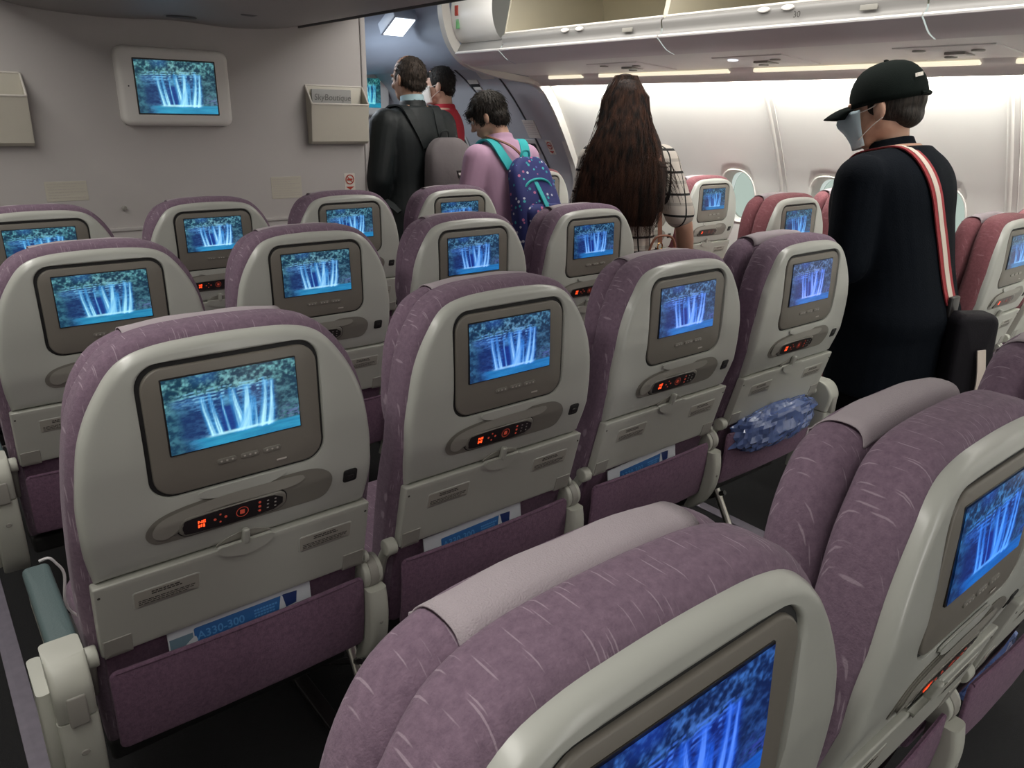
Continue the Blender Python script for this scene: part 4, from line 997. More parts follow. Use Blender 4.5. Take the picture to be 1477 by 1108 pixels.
def plaid():
    m, nt, b = newmat('plaid_shirt'); N, L = nt.nodes, nt.links
    tc = N.new('ShaderNodeTexCoord'); sp = N.new('ShaderNodeSeparateXYZ'); L.new(tc.outputs['Object'], sp.inputs[0])
    fac = None
    def bars(sock, period, width, off):
        a = N.new('ShaderNodeMath'); a.operation = 'ADD'; L.new(sock, a.inputs[0]); a.inputs[1].default_value = 5+off
        d = N.new('ShaderNodeMath'); d.operation = 'MODULO'; L.new(a.outputs[0], d.inputs[0]); d.inputs[1].default_value = period
        l = N.new('ShaderNodeMath'); l.operation = 'LESS_THAN'; L.new(d.outputs[0], l.inputs[0]); l.inputs[1].default_value = width
        return l
    ax = N.new('ShaderNodeMath'); ax.operation = 'ADD'; L.new(sp.outputs[0], ax.inputs[0])
    yh = N.new('ShaderNodeMath'); yh.operation = 'MULTIPLY'; yh.inputs[1].default_value = 0.8; L.new(sp.outputs[1], yh.inputs[0]); L.new(yh.outputs[0], ax.inputs[1])
    v1 = bars(ax.outputs[0], 0.070, 0.008, 0.0); h1 = bars(sp.outputs[2], 0.085, 0.009, 0.01); h2 = bars(sp.outputs[2], 0.085, 0.012, 0.050)
    s1 = N.new('ShaderNodeMath'); s1.operation = 'ADD'; L.new(v1.outputs[0], s1.inputs[0]); L.new(h1.outputs[0], s1.inputs[1])
    s2 = N.new('ShaderNodeMath'); s2.operation = 'MULTIPLY'; s2.inputs[1].default_value = 0.30; L.new(h2.outputs[0], s2.inputs[0])
    s3 = N.new('ShaderNodeMath'); s3.operation = 'MULTIPLY'; s3.inputs[1].default_value = 1.0; L.new(s1.outputs[0], s3.inputs[0])
    s4 = N.new('ShaderNodeMath'); s4.operation = 'ADD'; s4.use_clamp = True; L.new(s2.outputs[0], s4.inputs[0]); L.new(s3.outputs[0], s4.inputs[1])
    mx = N.new('ShaderNodeMix'); mx.data_type = 'RGBA'; L.new(s4.outputs[0], mx.inputs[0])
    mx.inputs[6].default_value = (0.60, 0.55, 0.49, 1); mx.inputs[7].default_value = (0.018, 0.018, 0.018, 1)
    L.new(mx.outputs[2], b.inputs['Base Color']); b.inputs['Roughness'].default_value = 0.9
    return m
MT['plaid'] = plaid()
for k_ in ('navy_cloth', 'trouser', 'capblack', 'bagblack'): MT[k_].node_tree.nodes['Principled BSDF'].inputs['Specular IOR Level'].default_value = 0.12
def floral():
    m, nt, b = newmat('navy_floral_print'); N, L = nt.nodes, nt.links
    tc = N.new('ShaderNodeTexCoord'); v = N.new('ShaderNodeTexVoronoi'); v.inputs['Scale'].default_value = 38; L.new(tc.outputs['Object'], v.inputs['Vector'])
    lt = N.new('ShaderNodeMath'); lt.operation = 'LESS_THAN'; lt.inputs[1].default_value = 0.26; L.new(v.outputs['Distance'], lt.inputs[0])
    hs = N.new('ShaderNodeValToRGB'); e = hs.color_ramp; e.interpolation = 'CONSTANT'
    cols = [(0.0, (.05, .45, .50)), (0.3, (.60, .62, .70)), (0.5, (.55, .16, .30)), (0.65, (.10, .12, .40)), (0.8, (.03, .30, .38))]
    e.elements[0].position = 0; e.elements[0].color = (*cols[0][1], 1); e.elements[1].position = cols[1][0]; e.elements[1].color = (*cols[1][1], 1)
    for p, c in cols[2:]: q = e.elements.new(p); q.color = (*c, 1)
    sp = N.new('ShaderNodeSeparateColor'); L.new(v.outputs['Color'], sp.inputs[0]); L.new(sp.outputs[0], hs.inputs['Fac'])
    mx = N.new('ShaderNodeMix'); mx.data_type = 'RGBA'; L.new(lt.outputs[0], mx.inputs[0]); mx.inputs[6].default_value = (0.022, 0.030, 0.16, 1); L.new(hs.outputs['Color'], mx.inputs[7])
    L.new(mx.outputs[2], b.inputs['Base Color']); b.inputs['Roughness'].default_value = 0.7
    return m
MT['floral'] = floral()

def ellipsoid(mb, c, r, rot=None, n=20, m=12):
    vs = []; fs = []
    for i in range(m+1):
        th = PI*i/m
        for j in range(n):
            a = 2*PI*j/n; p = Vector((math.sin(th)*math.cos(a)*r[0], math.sin(th)*math.sin(a)*r[1], math.cos(th)*r[2]))
            if rot is not None: p = rot @ p
            vs.append(Vector(c)+p)
    for i in range(m):
        for j in range(n): fs.append((i*n+j, (i+1)*n+j, (i+1)*n+(j+1) % n, i*n+(j+1) % n))
    mb.add(vs, fs)
def chain(mb, pts, rad, n=16):
    """tapered limb with round ends and joints"""
    for (a, b, ra, rb) in zip(pts, pts[1:], rad, rad[1:]):
        A, B = Vector(a), Vector(b); k = 5
        tube(mb, [A+(B-A)*t/k for t in range(k+1)], [ra+(rb-ra)*t/k for t in range(k+1)], n)
    for p, r in zip(pts, rad): ellipsoid(mb, p, (r, r, r), n=14, m=10)
def rings(mb, R, n=28, e=2.3):
    vs = []; fs = []
    for (z, cx, cy_, rx, ry) in R:
        for k in range(n):
            a = 2*PI*k/n; c, s_ = math.cos(a), math.sin(a)
            vs.append((cx+rx*math.copysign(abs(c)**(2/e), c), cy_+ry*math.copysign(abs(s_)**(2/e), s_), z))
    m = len(R)
    for i in range(m-1):
        for k in range(n): fs.append((i*n+k, i*n+(k+1) % n, (i+1)*n+(k+1) % n, (i+1)*n+k))
    fs += [tuple(range(n)), tuple((m-1)*n+k for k in range(n))]
    mb.add(vs, fs)
def remeshed(mb, name, mat, parent, voxel=0.006, smooth=6, fn=None):
    me = bpy.data.meshes.new('tmp'); bm = bmesh.new()
    V = [bm.verts.new(fn(Vector(p)) if fn else p) for p in mb.v]
    for f in mb.f:
        if len(set(f)) >= 3:
            try: bm.faces.new([V[i] for i in f])
            except ValueError: pass
    bmesh.ops.remove_doubles(bm, verts=bm.verts[:], dist=1e-6)
    bmesh.ops.recalc_face_normals(bm, faces=bm.faces[:]); bm.to_mesh(me); bm.free()
    t = bpy.data.objects.new('tmp', me); C.objects.link(t)
    r = t.modifiers.new('r', 'REMESH'); r.mode = 'VOXEL'; r.voxel_size = voxel; r.use_smooth_shade = True
    s_ = t.modifiers.new('s', 'SMOOTH'); s_.factor = 0.5; s_.iterations = smooth
    dg = bpy.context.evaluated_depsgraph_get(); out = bpy.data.meshes.new_from_object(t.evaluated_get(dg))
    bpy.data.objects.remove(t); bpy.data.meshes.remove(me)
    for p in out.polygons: p.use_smooth = True
    out.materials.clear(); out.materials.append(MT[mat]); out.name = name
    return link(name, out, parent)
def smooth_spline_rings(R, k=4): return [tuple(p) for p in spline(R, k)]

class Person:
    def __init__(s, label, loc, rz, H, lean=0.0, head_yaw=0.0, head_pitch=0.0, skin='skin', build_=1.0, hs=1.0, ho=(0, 0, 0)):
        s.hs = hs; s.H = H; s.k = H/1.65; s.lean = math.radians(lean); s.b = build_
        s.root = thing('person', label, 'person', loc, math.radians(rz), 'passengers in the aisle')
        s.skin = skin
        s.neck = s.bend(Vector((0, -0.012, 1.455))*s.k)
        s.HM = Matrix.Translation(s.neck) @ Matrix.Rotation(math.radians(head_yaw), 4, 'Z') @ Matrix.Rotation(math.radians(head_pitch), 4, 'X') @ Matrix.Translation(Vector((0+ho[0], 0.022+ho[1], 0.105*hs+ho[2]))*s.k)
    def bend(s, p):
        z0 = 0.86*s.k; t = min(max((p.z-z0)/(0.35*s.k), 0), 1); a = -s.lean*t*t*(3-2*t)
        y, z = p.y, p.z-z0
        return Vector((p.x, y*math.cos(a)-z*math.sin(a), z0+y*math.sin(a)+z*math.cos(a))) if a else p
    def P(s, x, y, z): return s.bend(Vector((x, y, z))*s.k)
    def h(s, p): return s.HM @ (Vector(p)*s.k*s.hs)
    def torso(s, mb, inf=0.0, z0=0.84, z1=1.43, soft=0.0):
        R = [(0.80, 0, -0.005, .160, .110), (0.88, 0, -0.01, .165, .118), (0.96, 0, 0, .150, .108), (1.04, 0, 0.004, .146, .105), (1.14, 0, 0.0, .158, .112), (1.24, 0, -0.008, .172, .115), (1.31, 0, -0.014, .180, .104), (1.365, 0, -0.018, .158, .084), (1.405, 0, -0.018, .105, .066), (1.435, 0, -0.012, .068, .060)]
        R = [r for r in smooth_spline_rings(R, 3) if z0-0.001 <= r[0] <= z1+0.001]
        t = MB(); rings(t, [(z, cx, cy_, (rx+inf)*s.b+soft*math.sin(z*40)*0.3, ry*s.b+inf) for z, cx, cy_, rx, ry in R])
        for f in t.f: pass
        mb.add([s.bend(Vector(v)*s.k) for v in t.v], t.f)
    def arm(s, mb, side, elbow, wrist, inf=0.0, upto=2, cut=1.0):
        sh = s.P(side*0.172*s.b, -0.018, 1.325); e = s.bend(Vector(elbow)*s.k); w_ = s.bend(Vector(wrist)*s.k)
        if upto == 1: chain(mb, [sh, sh+(e-sh)*cut], [(.060+inf)*s.k, (.047+inf*1.2)*s.k])
        elif upto == 1.5: chain(mb, [sh, e, e+(w_-e)*cut], [(.060+inf)*s.k, (.046+inf)*s.k, (.036+inf)*s.k])
        else: chain(mb, [sh, e, e+(w_-e)*0.35, w_], [(.056+inf)*s.k, (.040+inf)*s.k, (.040+inf)*s.k, (.026+inf)*s.k])
        return sh, e, w_
    def hand(s, mb, side, e, w_, curl=0.5):
        d = (w_-e).normalized(); k = s.k; inner = Vector((-side, 0, 0)); inner = (inner-d*inner.dot(d)).normalized(); fw = d.cross(inner)*side; 
        if fw.y < 0: fw = -fw
        pc = w_+d*0.045*k
        rot = Matrix((fw, inner, d)).transposed()
        ellipsoid(mb, pc, (0.040*k, 0.016*k, 0.052*k), rot)
        for i, (off, ln) in enumerate(((0.030, .066), (0.010, .074), (-0.010, .070), (-0.029, .056))):
            b0 = w_+d*0.082*k+fw*off*k; c1 = curl*(0.8+0.12*i)
            p1 = b0+(d*math.cos(c1*.5)+inner*math.sin(c1*.5))*ln*.45*k; p2 = p1+(d*math.cos(c1)+inner*math.sin(c1))*ln*.32*k; p3 = p2+(d*math.cos(c1*1.5)+inner*math.sin(c1*1.5))*ln*.25*k
            chain(mb, [b0, p1, p2, p3], [.0095*k, .0088*k, .0082*k, .0072*k], 10)
        t0 = w_+d*0.025*k+fw*0.028*k; t1 = t0+(d*0.7+fw*0.6+inner*0.3).normalized()*0.034*k; t2 = t1+(d*0.9+fw*0.25+inner*0.3).normalized()*0.028*k
        chain(mb, [t0, t1, t2], [.012*k, .0105*k, .009*k], 10)
    def leg(s, mb, side, inf=0.0, step=0.0, z_end=0.10):
        k = s.k; hip = Vector((side*0.085, -0.005, 0.84))*k; kn = Vector((side*0.09, 0.02+step*0.5, 0.46))*k; an = Vector((side*0.09, step-0.02, z_end))*k
        chain(mb, [hip, kn, kn+(an-kn)*0.3, an], [(.088+inf)*k, (.056+inf)*k, (.056+inf)*k, (.038+inf*1.2)*k])
    def shoes(s, mat='trouser', step=(0, 0)):
        for side, st in ((-1, step[0]), (1, step[1])):
            mb = MB(); k = s.k; x = side*0.092*k; y = st*k
            ellipsoid(mb, (x, y-0.035*k, 0.052), (0.036, 0.045, 0.050)); ellipsoid(mb, (x, y+0.07*k, 0.040), (0.044, 0.105*k, 0.034)); box(mb, x-0.036, x+0.036, y-0.075*k, y+0.155*k, 0.003, 0.022, 0.008)
            remeshed(mb, 'shoe', mat, s.root, 0.006, 3)
    def headmesh(s, mb):
        k = s.k
        def E(c, r, rx=0, ry=0, rz=0):
            t = MB(); ellipsoid(t, (0, 0, 0), r, Matrix.Rotation(rz, 3, 'Z') @ Matrix.Rotation(rx, 3, 'X') @ Matrix.Rotation(ry, 3, 'Y')); mb.add([s.h(Vector(v)+Vector(c)) for v in t.v], t.f)
        E((0, -0.014, 0.026), (.074, .092, .088)); E((0, 0.020, -0.020), (.062, .068, .082)); E((0, 0.034, -0.075), (.046, .044, .038)); E((0, -0.01, -0.045), (.062, .060, .060))
        E((0, 0.078, 0.022), (.050, .014, .012)); E((0, 0.094, -0.012), (.009, .012, .026), 0.25); E((0, 0.103, -0.030), (.015, .013, .011))
        for sd in (-1, 1):
            E((sd*0.040, 0.060, -0.030), (.020, .018, .018)); E((sd*0.077, -0.008, -0.010), (.009, .019, .031), 0.2, 0, sd*0.35); E((sd*0.011, 0.096, -0.034), (.008, .009, .007))
        E((0, 0.083, -0.058), (.021, .010, .006)); E((0, 0.081, -0.069), (.018, .010, .007))
        mb.add(*(lambda t: (t.v, t.f))(s._neck()))
    def _neck(s):
        t = MB(); k = s.k; a = s.P(0, -0.018, 1.38); b = s.neck; c = s.h((0, -0.018, -0.04))
        chain(t, [a, b, c], [.060*k, .054*k, .056*k]); return t
    def eyes(s):
        for sd in (-1, 1):
            mb = MB(); ellipsoid(mb, s.h((sd*0.030, 0.0745, 0.002)), (.0115*s.k,)*3, n=14, m=8); e = mb.build('eye', 'eye', s.root)
            mb = MB(); ellipsoid(mb, s.h((sd*0.030, 0.0820, 0.002)), (.0055*s.k,)*3, n=10, m=6); mb.build('iris', 'iris', e)
    def body(s, arms, legs=((0), (0)), hands=True, curl=0.6):
        mb = MB(); s.torso(mb)
        for side in (-1, 1):
            e, w_ = arms[side]; _, E_, W_ = s.arm(mb, side, e, w_); s.hand(mb, side, E_, W_, curl)
            s.leg(mb, side, 0, legs[0 if side < 0 else 1])
            ellipsoid(mb, (side*0.09*s.k, (legs[0 if side < 0 else 1]+0.04)*s.k, 0.05), (0.034, 0.10, 0.032))
        s.headmesh(mb)
        o = remeshed(mb, 'body', s.skin, s.root, 0.0055, 3); s.eyes(); return o
    def shirt(s, mat, arms, inf=0.014, cut=0.85, upto=1, z0=0.80, name='shirt', collar=True, soft=0.0, hem=0.02):
        mb = MB(); s.torso(mb, inf, z0, 1.425, soft)
        rg = MB(); rings(rg, [(z0-0.02, 0, 0, .172*s.b+hem, .125*s.b+hem), ((z0+0.88)/2, 0, 0, .170*s.b+(inf+hem)/2, .122*s.b+(inf+hem)/2), (0.90, 0, -0.004, .164*s.b+inf, .118*s.b+inf), (0.97, 0, 0, .148*s.b+inf, .106*s.b+inf)]); mb.add([s.bend(Vector(v)*s.k) for v in rg.v], rg.f)
        for side in (-1, 1): e, w_ = arms[side]; s.arm(mb, side, e, w_, inf, upto, cut)
        if collar:
            a = s.P(0, -0.014, 1.39); b = s.P(0, -0.012, 1.452); tube(mb, [a, b], [.080*s.k, .068*s.k], 20)
        return remeshed(mb, name, mat, s.root, 0.007, 5)
    def trousers(s, mat, step=(0, 0)):
        mb = MB(); rg = MB(); rings(rg, [(0.78, 0, -0.005, .165, .118), (0.86, 0, -0.008, .172, .124), (0.96, 0, 0, .156, .113)]); mb.add([Vector(v)*s.k for v in rg.v], rg.f)
        s.leg(mb, -1, 0.014, step[0], 0.07); s.leg(mb, 1, 0.014, step[1], 0.07)
        return remeshed(mb, 'trousers', mat, s.root, 0.008, 4)
    def short_hair(s, mat, ells, name='hair', voxel=0.005, cutf=None):
        mb = MB()
        for c, r in ells:
            t = MB(); ellipsoid(t, (0, 0, 0), r); mb.add([s.h(Vector(v)+Vector(c)) for v in t.v], t.f)
        return remeshed(mb, name, mat, s.root, voxel, 2)
def strands(name, mat, parent, roots, fn, n, r=0.0011, seg=10, seed=1):
    mb = MB(); rr = random.Random(seed)
    for i in range(n):
        pts = fn(rr); 
        if pts: tube(mb, pts, [r*(1-0.75*k/(len(pts)-1)) for k in range(len(pts))], 3, False)
    return mb.build(name, mat, parent, recalc=False, ang=180)
def hugger(per, shirt_obj):
    """push world points of a strap onto the garment surface"""
    from mathutils.bvhtree import BVHTree
    me = shirt_obj.data; bv = BVHTree.FromPolygons([v.co for v in me.vertices], [tuple(p.vertices) for p in me.polygons])
    BR = Matrix.Translation(per.root.location) @ Matrix.Rotation(per.root.rotation_euler.z, 4, 'Z'); BI = BR.inverted()
    def hug(p, lift):
        q = BI @ Vector(p); zc = per.P(0, 0, 1.28).z
        c = Vector((q.x*0.75, per.P(0, -0.01, min(q.z/per.k, 1.28)).y, min(q.z, zc)))
        d = (q-c).normalized(); h = bv.ray_cast(c+d*0.6, -d)
        return BR @ (h[0]+d*lift) if h[0] is not None else Vector(p)
    return hug
def ribbon(name, mat, parent, path, wdir, width, thick=0.004, off=0.0, sm_=6, hug=None, lift=0.004):
    """flat strap: path points, width direction per point"""
    P_ = spline(path, sm_)
    if hug:
        P_ = [hug(p, lift) for p in P_]
        for _ in range(3): P_ = [P_[0]]+[(P_[i-1]+P_[i]*2+P_[i+1])/4 for i in range(1, len(P_)-1)]+[P_[-1]]
        P_ = [tuple(p) for p in P_]
    W_ = spline(wdir, sm_); mb = MB(); vs = []; fs = []
    for i, (p, w_) in enumerate(zip(P_, W_)):
        p = Vector(p); w_ = Vector(w_).normalized(); t = (Vector(P_[min(i+1, len(P_)-1)])-Vector(P_[max(i-1, 0)])).normalized()
        w_ = (w_-t*w_.dot(t)).normalized(); nn = t.cross(w_).normalized()
        c = p+w_*off
        for a, b in ((-1, -1), (1, -1), (1, 1), (-1, 1)): vs.append(c+w_*a*width/2+nn*b*thick/2)
    for i in range(len(P_)-1):
        for q in range(4): fs.append((i*4+q, i*4+(q+1) % 4, i*4+4+(q+1) % 4, i*4+4+q))
    fs += [(0, 1, 2, 3), tuple(len(vs)-4+q for q in range(4))]
    mb.add(vs, fs); return mb.build(name, mat, parent, ang=50)
def tufts(per, hair_obj, n, ln, mat, r=0.0011, seed=1, back=0.6):
    rr = random.Random(seed); me = hair_obj.data; vs_ = me.vertices; crown = per.h((0, -0.04, 0.12)); mb = MB()
    for _ in range(n):
        v = vs_[rr.randrange(len(vs_))]; nn = v.normal; away = (v.co-crown); t = (away-nn*away.dot(nn))
        if t.length < 1e-4: continue
        t.normalize(); t = (t+Vector((rr.uniform(-.35, .35), rr.uniform(-.35, .35), rr.uniform(-.35, .2)))).normalized(); L_ = ln*rr.uniform(.5, 1.2)
        p0 = v.co-nn*0.002
        tube(mb, [p0, p0+t*L_*.4+nn*.004, p0+t*L_*.75+nn*.005, p0+t*L_+nn*rr.uniform(-.003, .006)], [r, r, r*.8, r*.3], 3, False)
    return mb.build('hair_tufts', mat, hair_obj, recalc=False, ang=180)
def surgical_mask(s, col='mask'):
    mb = MB(); nx, nz = 14, 12; vs = []; fs = []
    for j in range(nz+1):
        z = 0.004-0.098*j/nz
        for i in range(nx+1):
            a = (-1+2*i/nx)*1.30; bul = 0.006*math.sin(PI*j/nz)
            rx = .069-0.012*(j/nz); ry = .078-0.012*(j/nz)**3+(0.027*math.exp(-((j/nz-.32)/.28)**2)*math.exp(-(a/.42)**2))
            vs.append(s.h((math.sin(a)*(rx+bul*.4), 0.026+math.cos(a)*(ry+bul*0.6), z+0.010*math.cos(a)*(-1 if j == nz else 0)+0.010*math.exp(-(a/.4)**2)*(1-j/nz))))
    for j in range(nz):
        for i in range(nx): fs.append((j*(nx+1)+i, j*(nx+1)+i+1, (j+1)*(nx+1)+i+1, (j+1)*(nx+1)+i))
    mb.add(vs, fs); m_ = mb.build('face_mask', col, s.root, ang=80); sol = m_.modifiers.new('t', 'SOLIDIFY'); sol.thickness = 0.0015
    for sd in (-1, 1):
        for z in (-0.005, -0.078):
            mb = MB(); tube(mb, spline([s.h((sd*0.058, 0.058, z)), s.h((sd*0.074, 0.02, z*0.7+0.004)), s.h((sd*0.083, -0.016, 0.012 if z > -0.02 else -0.030))], 5), 0.0016, 5); mb.build('ear_loop', 'sign', m_)
    return m_

# 1. man in black cap, walking up the right aisle
a = Person('person in black cap and dark jacket, nearest in the aisle, pale face mask, looking down', (2.135, 0.005, 0), 0, 1.55, lean=13, head_yaw=12, head_pitch=-13, build_=1.28, hs=1.14, ho=(0.0, -0.005, -0.018))
AR = {-1: ((-0.255, 0.04, 1.07), (-0.19, 0.25, 1.00)), 1: ((0.262, 0.0, 1.07), (0.21, 0.23, 0.98))}
a.body(AR, (0.06, -0.10)); jk = a.shirt('navy_cloth', AR, 0.022, 0.75, 1.5, 0.64, 'jacket', True, 0, 0.015); HG = hugger(a, jk); a.trousers('trouser', (0.06, -0.10)); a.shoes('trouser', (0.06, -0.10))
hq = a.short_hair('hair_black', [((0, -0.026, 0.018), (.080, .090, .088)), ((0, -0.062, -0.030), (.066, .042, .040))])
surgical_mask(a)
capm = MB(); vs = []; fs = []; n = 32
for j in range(9):
    th = PI/2*j/8
    for i in range(n):
        q = 2*PI*i/n; vs.append(a.h((.0875*math.cos(q)*math.cos(th)**0.8, -0.014+.104*math.sin(q)*math.cos(th)**0.8, 0.026+0.098*math.sin(th)**0.95)))
for j in range(8):
    for i in range(n): fs.append((j*n+i, j*n+(i+1) % n, (j+1)*n+(i+1) % n, (j+1)*n+i))
low = len(vs)
for i in range(n): q = 2*PI*i/n; vs.append(a.h((.086*math.cos(q), -0.014+.102*math.sin(q), 0.010)))
for i in range(n): fs.append((low+i, low+(i+1) % n, (i+1) % n, i))
capm.add(vs, fs); cp_ = capm.build('cap', 'capblack', a.root, ang=80); so_ = cp_.modifiers.new('t', 'SOLIDIFY'); so_.thickness = 0.003
mb = MB(); vs = []; fs = []
for j in range(7):
    t = j/6
    for i in range(17):
        x = (-1+2*i/16); yy = 0.060+0.028*math.sqrt(max(0, 1-x*x))*1.0+t*0.080*math.sqrt(max(0.0, 1-(x*.92)**2)); vs.append(a.h((x*(.074-0.010*t), yy, 0.024-0.016*x*x-0.022*t*t)))
for j in range(6):
    for i in range(16): fs.append((j*17+i, j*17+i+1, (j+1)*17+i+1, (j+1)*17+i))
mb.add(vs, fs); br_ = mb.build('cap_brim', 'capblack', cp_, ang=80); so_ = br_.modifiers.new('t', 'SOLIDIFY'); so_.thickness = 0.004
mb = MB(); ellipsoid(mb, a.h((0, -0.014, 0.126)), (.008, .008, .004), n=12, m=6); mb.build('cap_button', 'capblack', cp_)
mb = MB()
for i in range(5): box(mb, -0.016+i*0.0072, -0.016+i*0.0072+0.005, 0, 0.002, -0.005, 0.005, 0, lambda x, y, z: a.h((-0.040+x*0.9, -0.103-y+x*-0.35, 0.066+z+x*0.1)))
mb.build('cap_patch', 'sign', cp_, flat=True)
mb = MB(); tube(mb, [a.h((x, -0.014-.106*math.sqrt(max(0, 1-(x/.089)**2)), 0.016)) for x in [-.04+.08*i/8 for i in range(9)]], 0.006, 6); mb.build('cap_strap', 'capblack', cp_)
# shoulder strap and bag
bag = thing('shoulder_bag', 'black shoulder bag on a red and cream strap behind the black-capped man', 'bag', (0, 0, 0))
BR_ = a.root.matrix_basis if False else (Matrix.Translation(a.root.location) @ Matrix.Rotation(a.root.rotation_euler.z, 4, 'Z'))
W = lambda x, y, z: BR_ @ a.P(x, y, z)
sp_ = [W(-0.02, 0.16, 1.20), W(-0.065, 0.12, 1.34), W(-0.085, 0.045, 1.43), W(-0.095, -0.035, 1.44), W(-0.085, -0.13, 1.36), W(-0.065, -0.18, 1.25), W(-0.03, -0.20, 1.10), W(-0.01, -0.205, 0.98), W(0.0, -0.205, 0.94)]
wd = [Vector((1, 0, 0.25)), Vector((1, 0, 0.3)), Vector((1, 0.1, 0)), Vector((1, 0.1, 0)), Vector((1, 0, 0.1)), Vector((1, 0, 0.25)), Vector((1, 0, 0.35)), Vector((1, 0, .3)), Vector((1, 0, .2))]
ribbon('strap', 'red_web', bag, sp_, wd, 0.058, 0.004, hug=HG, lift=0.006)
ribbon('strap_stripe', 'white_web', bag, sp_, wd, 0.024, 0.0070, hug=HG, lift=0.006)
q = HG(sp_[-1], 0.012)
mb = MB(); box(mb, q.x-0.028, q.x+0.028, q.y-0.008, q.y+0.008, q.z-0.045, q.z+0.02, 0.006); mb.build('buckle', 'dark', bag)
bc = Vector((q.x+0.02, q.y-0.062, q.z-0.19))
mb = MB(); puff(mb, rrect(0.075, 0.17, 0.035), -0.042, 0.042, 0.022, lambda x, y, z: (bc.x+x*0.75-z*0.6, bc.y-x*0.50-z*0.8+y*0.04, bc.z+y), 4, 3, 0.012); bb = mb.build('bag_body', 'bagblack', bag, ang=70)
ribbon('bag_stripe', 'white_web', bag, [(bc.x-0.040, bc.y-0.050, bc.z+0.07), (bc.x-0.038, bc.y-0.066, bc.z-0.03), (bc.x-0.034, bc.y-0.060, bc.z-0.13)], [(0.75, -0.5, 0)]*3, 0.026, 0.004)

# 2. woman with long brown hair and plaid shirt
a = Person('person with very long dark brown hair and a plaid short-sleeved shirt, seen from behind', (2.015, 1.10, 0), -38, 1.535, lean=4, head_yaw=8, head_pitch=-9, build_=0.84, ho=(-0.028, 0, 0))
AR = {-1: ((-0.19, 0.04, 1.05), (-0.17, 0.20, 0.92)), 1: ((0.262, -0.02, 1.06), (0.315, 0.08, 0.86))}
a.body(AR, (0.03, -0.03)); a.shirt('plaid', AR, 0.017, 0.80, 1, 0.84, 'shirt', True, 0, 0.02); a.trousers('trouser', (0.03, -0.03)); a.shoes('trouser', (0.03, -0.03))
mb = MB()
def hr(z, cx, cyy, rx, ry): return (z, cx, cyy, rx, ry)
top = a.h((0, 0, 0)); hd = MB(); ellipsoid(hd, (0, -0.024, 0.026), (.086, .094, .098)); ellipsoid(hd, (0, -0.045, -0.03), (.080, .060, .080))
mb.add([a.h(v) for v in hd.v], hd.f)
HR = [(top.z/a.k+0.02, 0, top.y-0.045, .090, .064), (1.44, -.008, -0.055, .118, .072), (1.37, -.016, -0.085, .146, .064), (1.28, -.024, -0.112, .166, .056), (1.20, -.030, -0.128, .178, .050), (1.12, -.034, -0.132, .182, .044), (1.07, -.034, -0.130, .165, .030)]
HR = [(z_, x_-0.032, y_, a_, b_) for z_, x_, y_, a_, b_ in HR]; rg = MB(); rings(rg, smooth_spline_rings(HR, 4), 32, 2.0); mb.add([Vector(v)*a.k for v in rg.v], rg.f)
for sd in (-1, 1): chain(mb, [a.h((sd*0.066, 0.0, 0.01)), a.P(sd*0.110-.01, -0.045, 1.40), a.P(sd*0.140-.02, -0.100, 1.28), a.P(sd*0.150-.03, -0.125, 1.14)], [.028, .030, .036, .026])
hm = remeshed(mb, 'hair', 'hair_brown', a.root, 0.006, 5)
ZT = top.z/a.k+0.118; HC = a.h((0, -0.024, 0.026))/a.k
def strand(rr):
    x = rr.uniform(-1, 1); f = rr.random(); pts = []
    zb = rr.uniform(1.02, 1.14)-0.02*x*x; ph = rr.uniform(0, 6.28); fr = rr.uniform(16, 30); amp = rr.uniform(.002, .011)
    Hs = HR
    for k in range(12):
        t = k/11; z = ZT*(1-t**0.8)+zb*t**0.8
        for r0_, r1_ in zip(Hs, Hs[1:]):
            if r1_[0] <= z <= r0_[0] and z <= HC.z+0.02: u = (r0_[0]-z)/(r0_[0]-r1_[0]); cxx = r0_[1]+(r1_[1]-r0_[1])*u; cyy = r0_[2]+(r1_[2]-r0_[2])*u; rx = r0_[3]+(r1_[3]-r0_[3])*u; ry = r0_[4]+(r1_[4]-r0_[4])*u; break
        else:
            q_ = Hs[0] if z > Hs[0][0] else Hs[-1]; cxx, cyy, rx, ry = q_[1], q_[2], q_[3], q_[4]
            if z > HC.z+0.02: q2 = math.sqrt(max(0.02, 1-((z-HC.z)/.099)**2)); cxx, cyy, rx, ry = HC.x, HC.y, .087*q2, .095*q2
        sp = 1.02+0.10*t*t*f
        pts.append(Vector((cxx+x*rx*sp+amp*math.sin(ph+z*fr)*(1+t), cyy-ry*math.sqrt(max(0.02, 1-x*x))*1.03-0.003-amp*.5*math.cos(ph+z*fr), z))*a.k)
    return pts
strands('hair_strand', 'hair_strand', hm, None, strand, 700, 0.0015, seed=3)
def fly(rr):
    x0 = rr.uniform(0.09, 0.14); z0 = rr.uniform(1.24, 1.34); L_ = rr.uniform(.08, .16); pts = []
    for k in range(8): t = k/7; pts.append(Vector((x0+L_*t*0.8, -0.10-0.02*math.sin(t*3)+0.06*t, z0-0.03*t-0.10*t*t+0.012*math.sin(t*6+x0*90)))*a.k)
    return pts
strands('flyaway_hair', 'hair_strand', hm, None, fly, 34, 0.0015, seed=5)
hb = thing('handbag', 'small brown leather handbag with a gold ring at the hip of the long-haired woman', 'bag', (0, 0, 0))
BR_ = Matrix.Translation(a.root.location) @ Matrix.Rotation(a.root.rotation_euler.z, 4, 'Z'); W = lambda x, y, z: BR_ @ a.P(x, y, z)
ribbon('strap', 'leather', hb, [W(0.10, 0.05, 1.425), W(0.110, -0.06, 1.40), W(0.118, -0.132, 1.29), W(0.125, -0.138, 1.15), W(0.135, -0.145, 1.00)], [Vector((1, -.5, 0))]*5, 0.018, 0.003)
q = W(0.14, -0.17, 0.90)
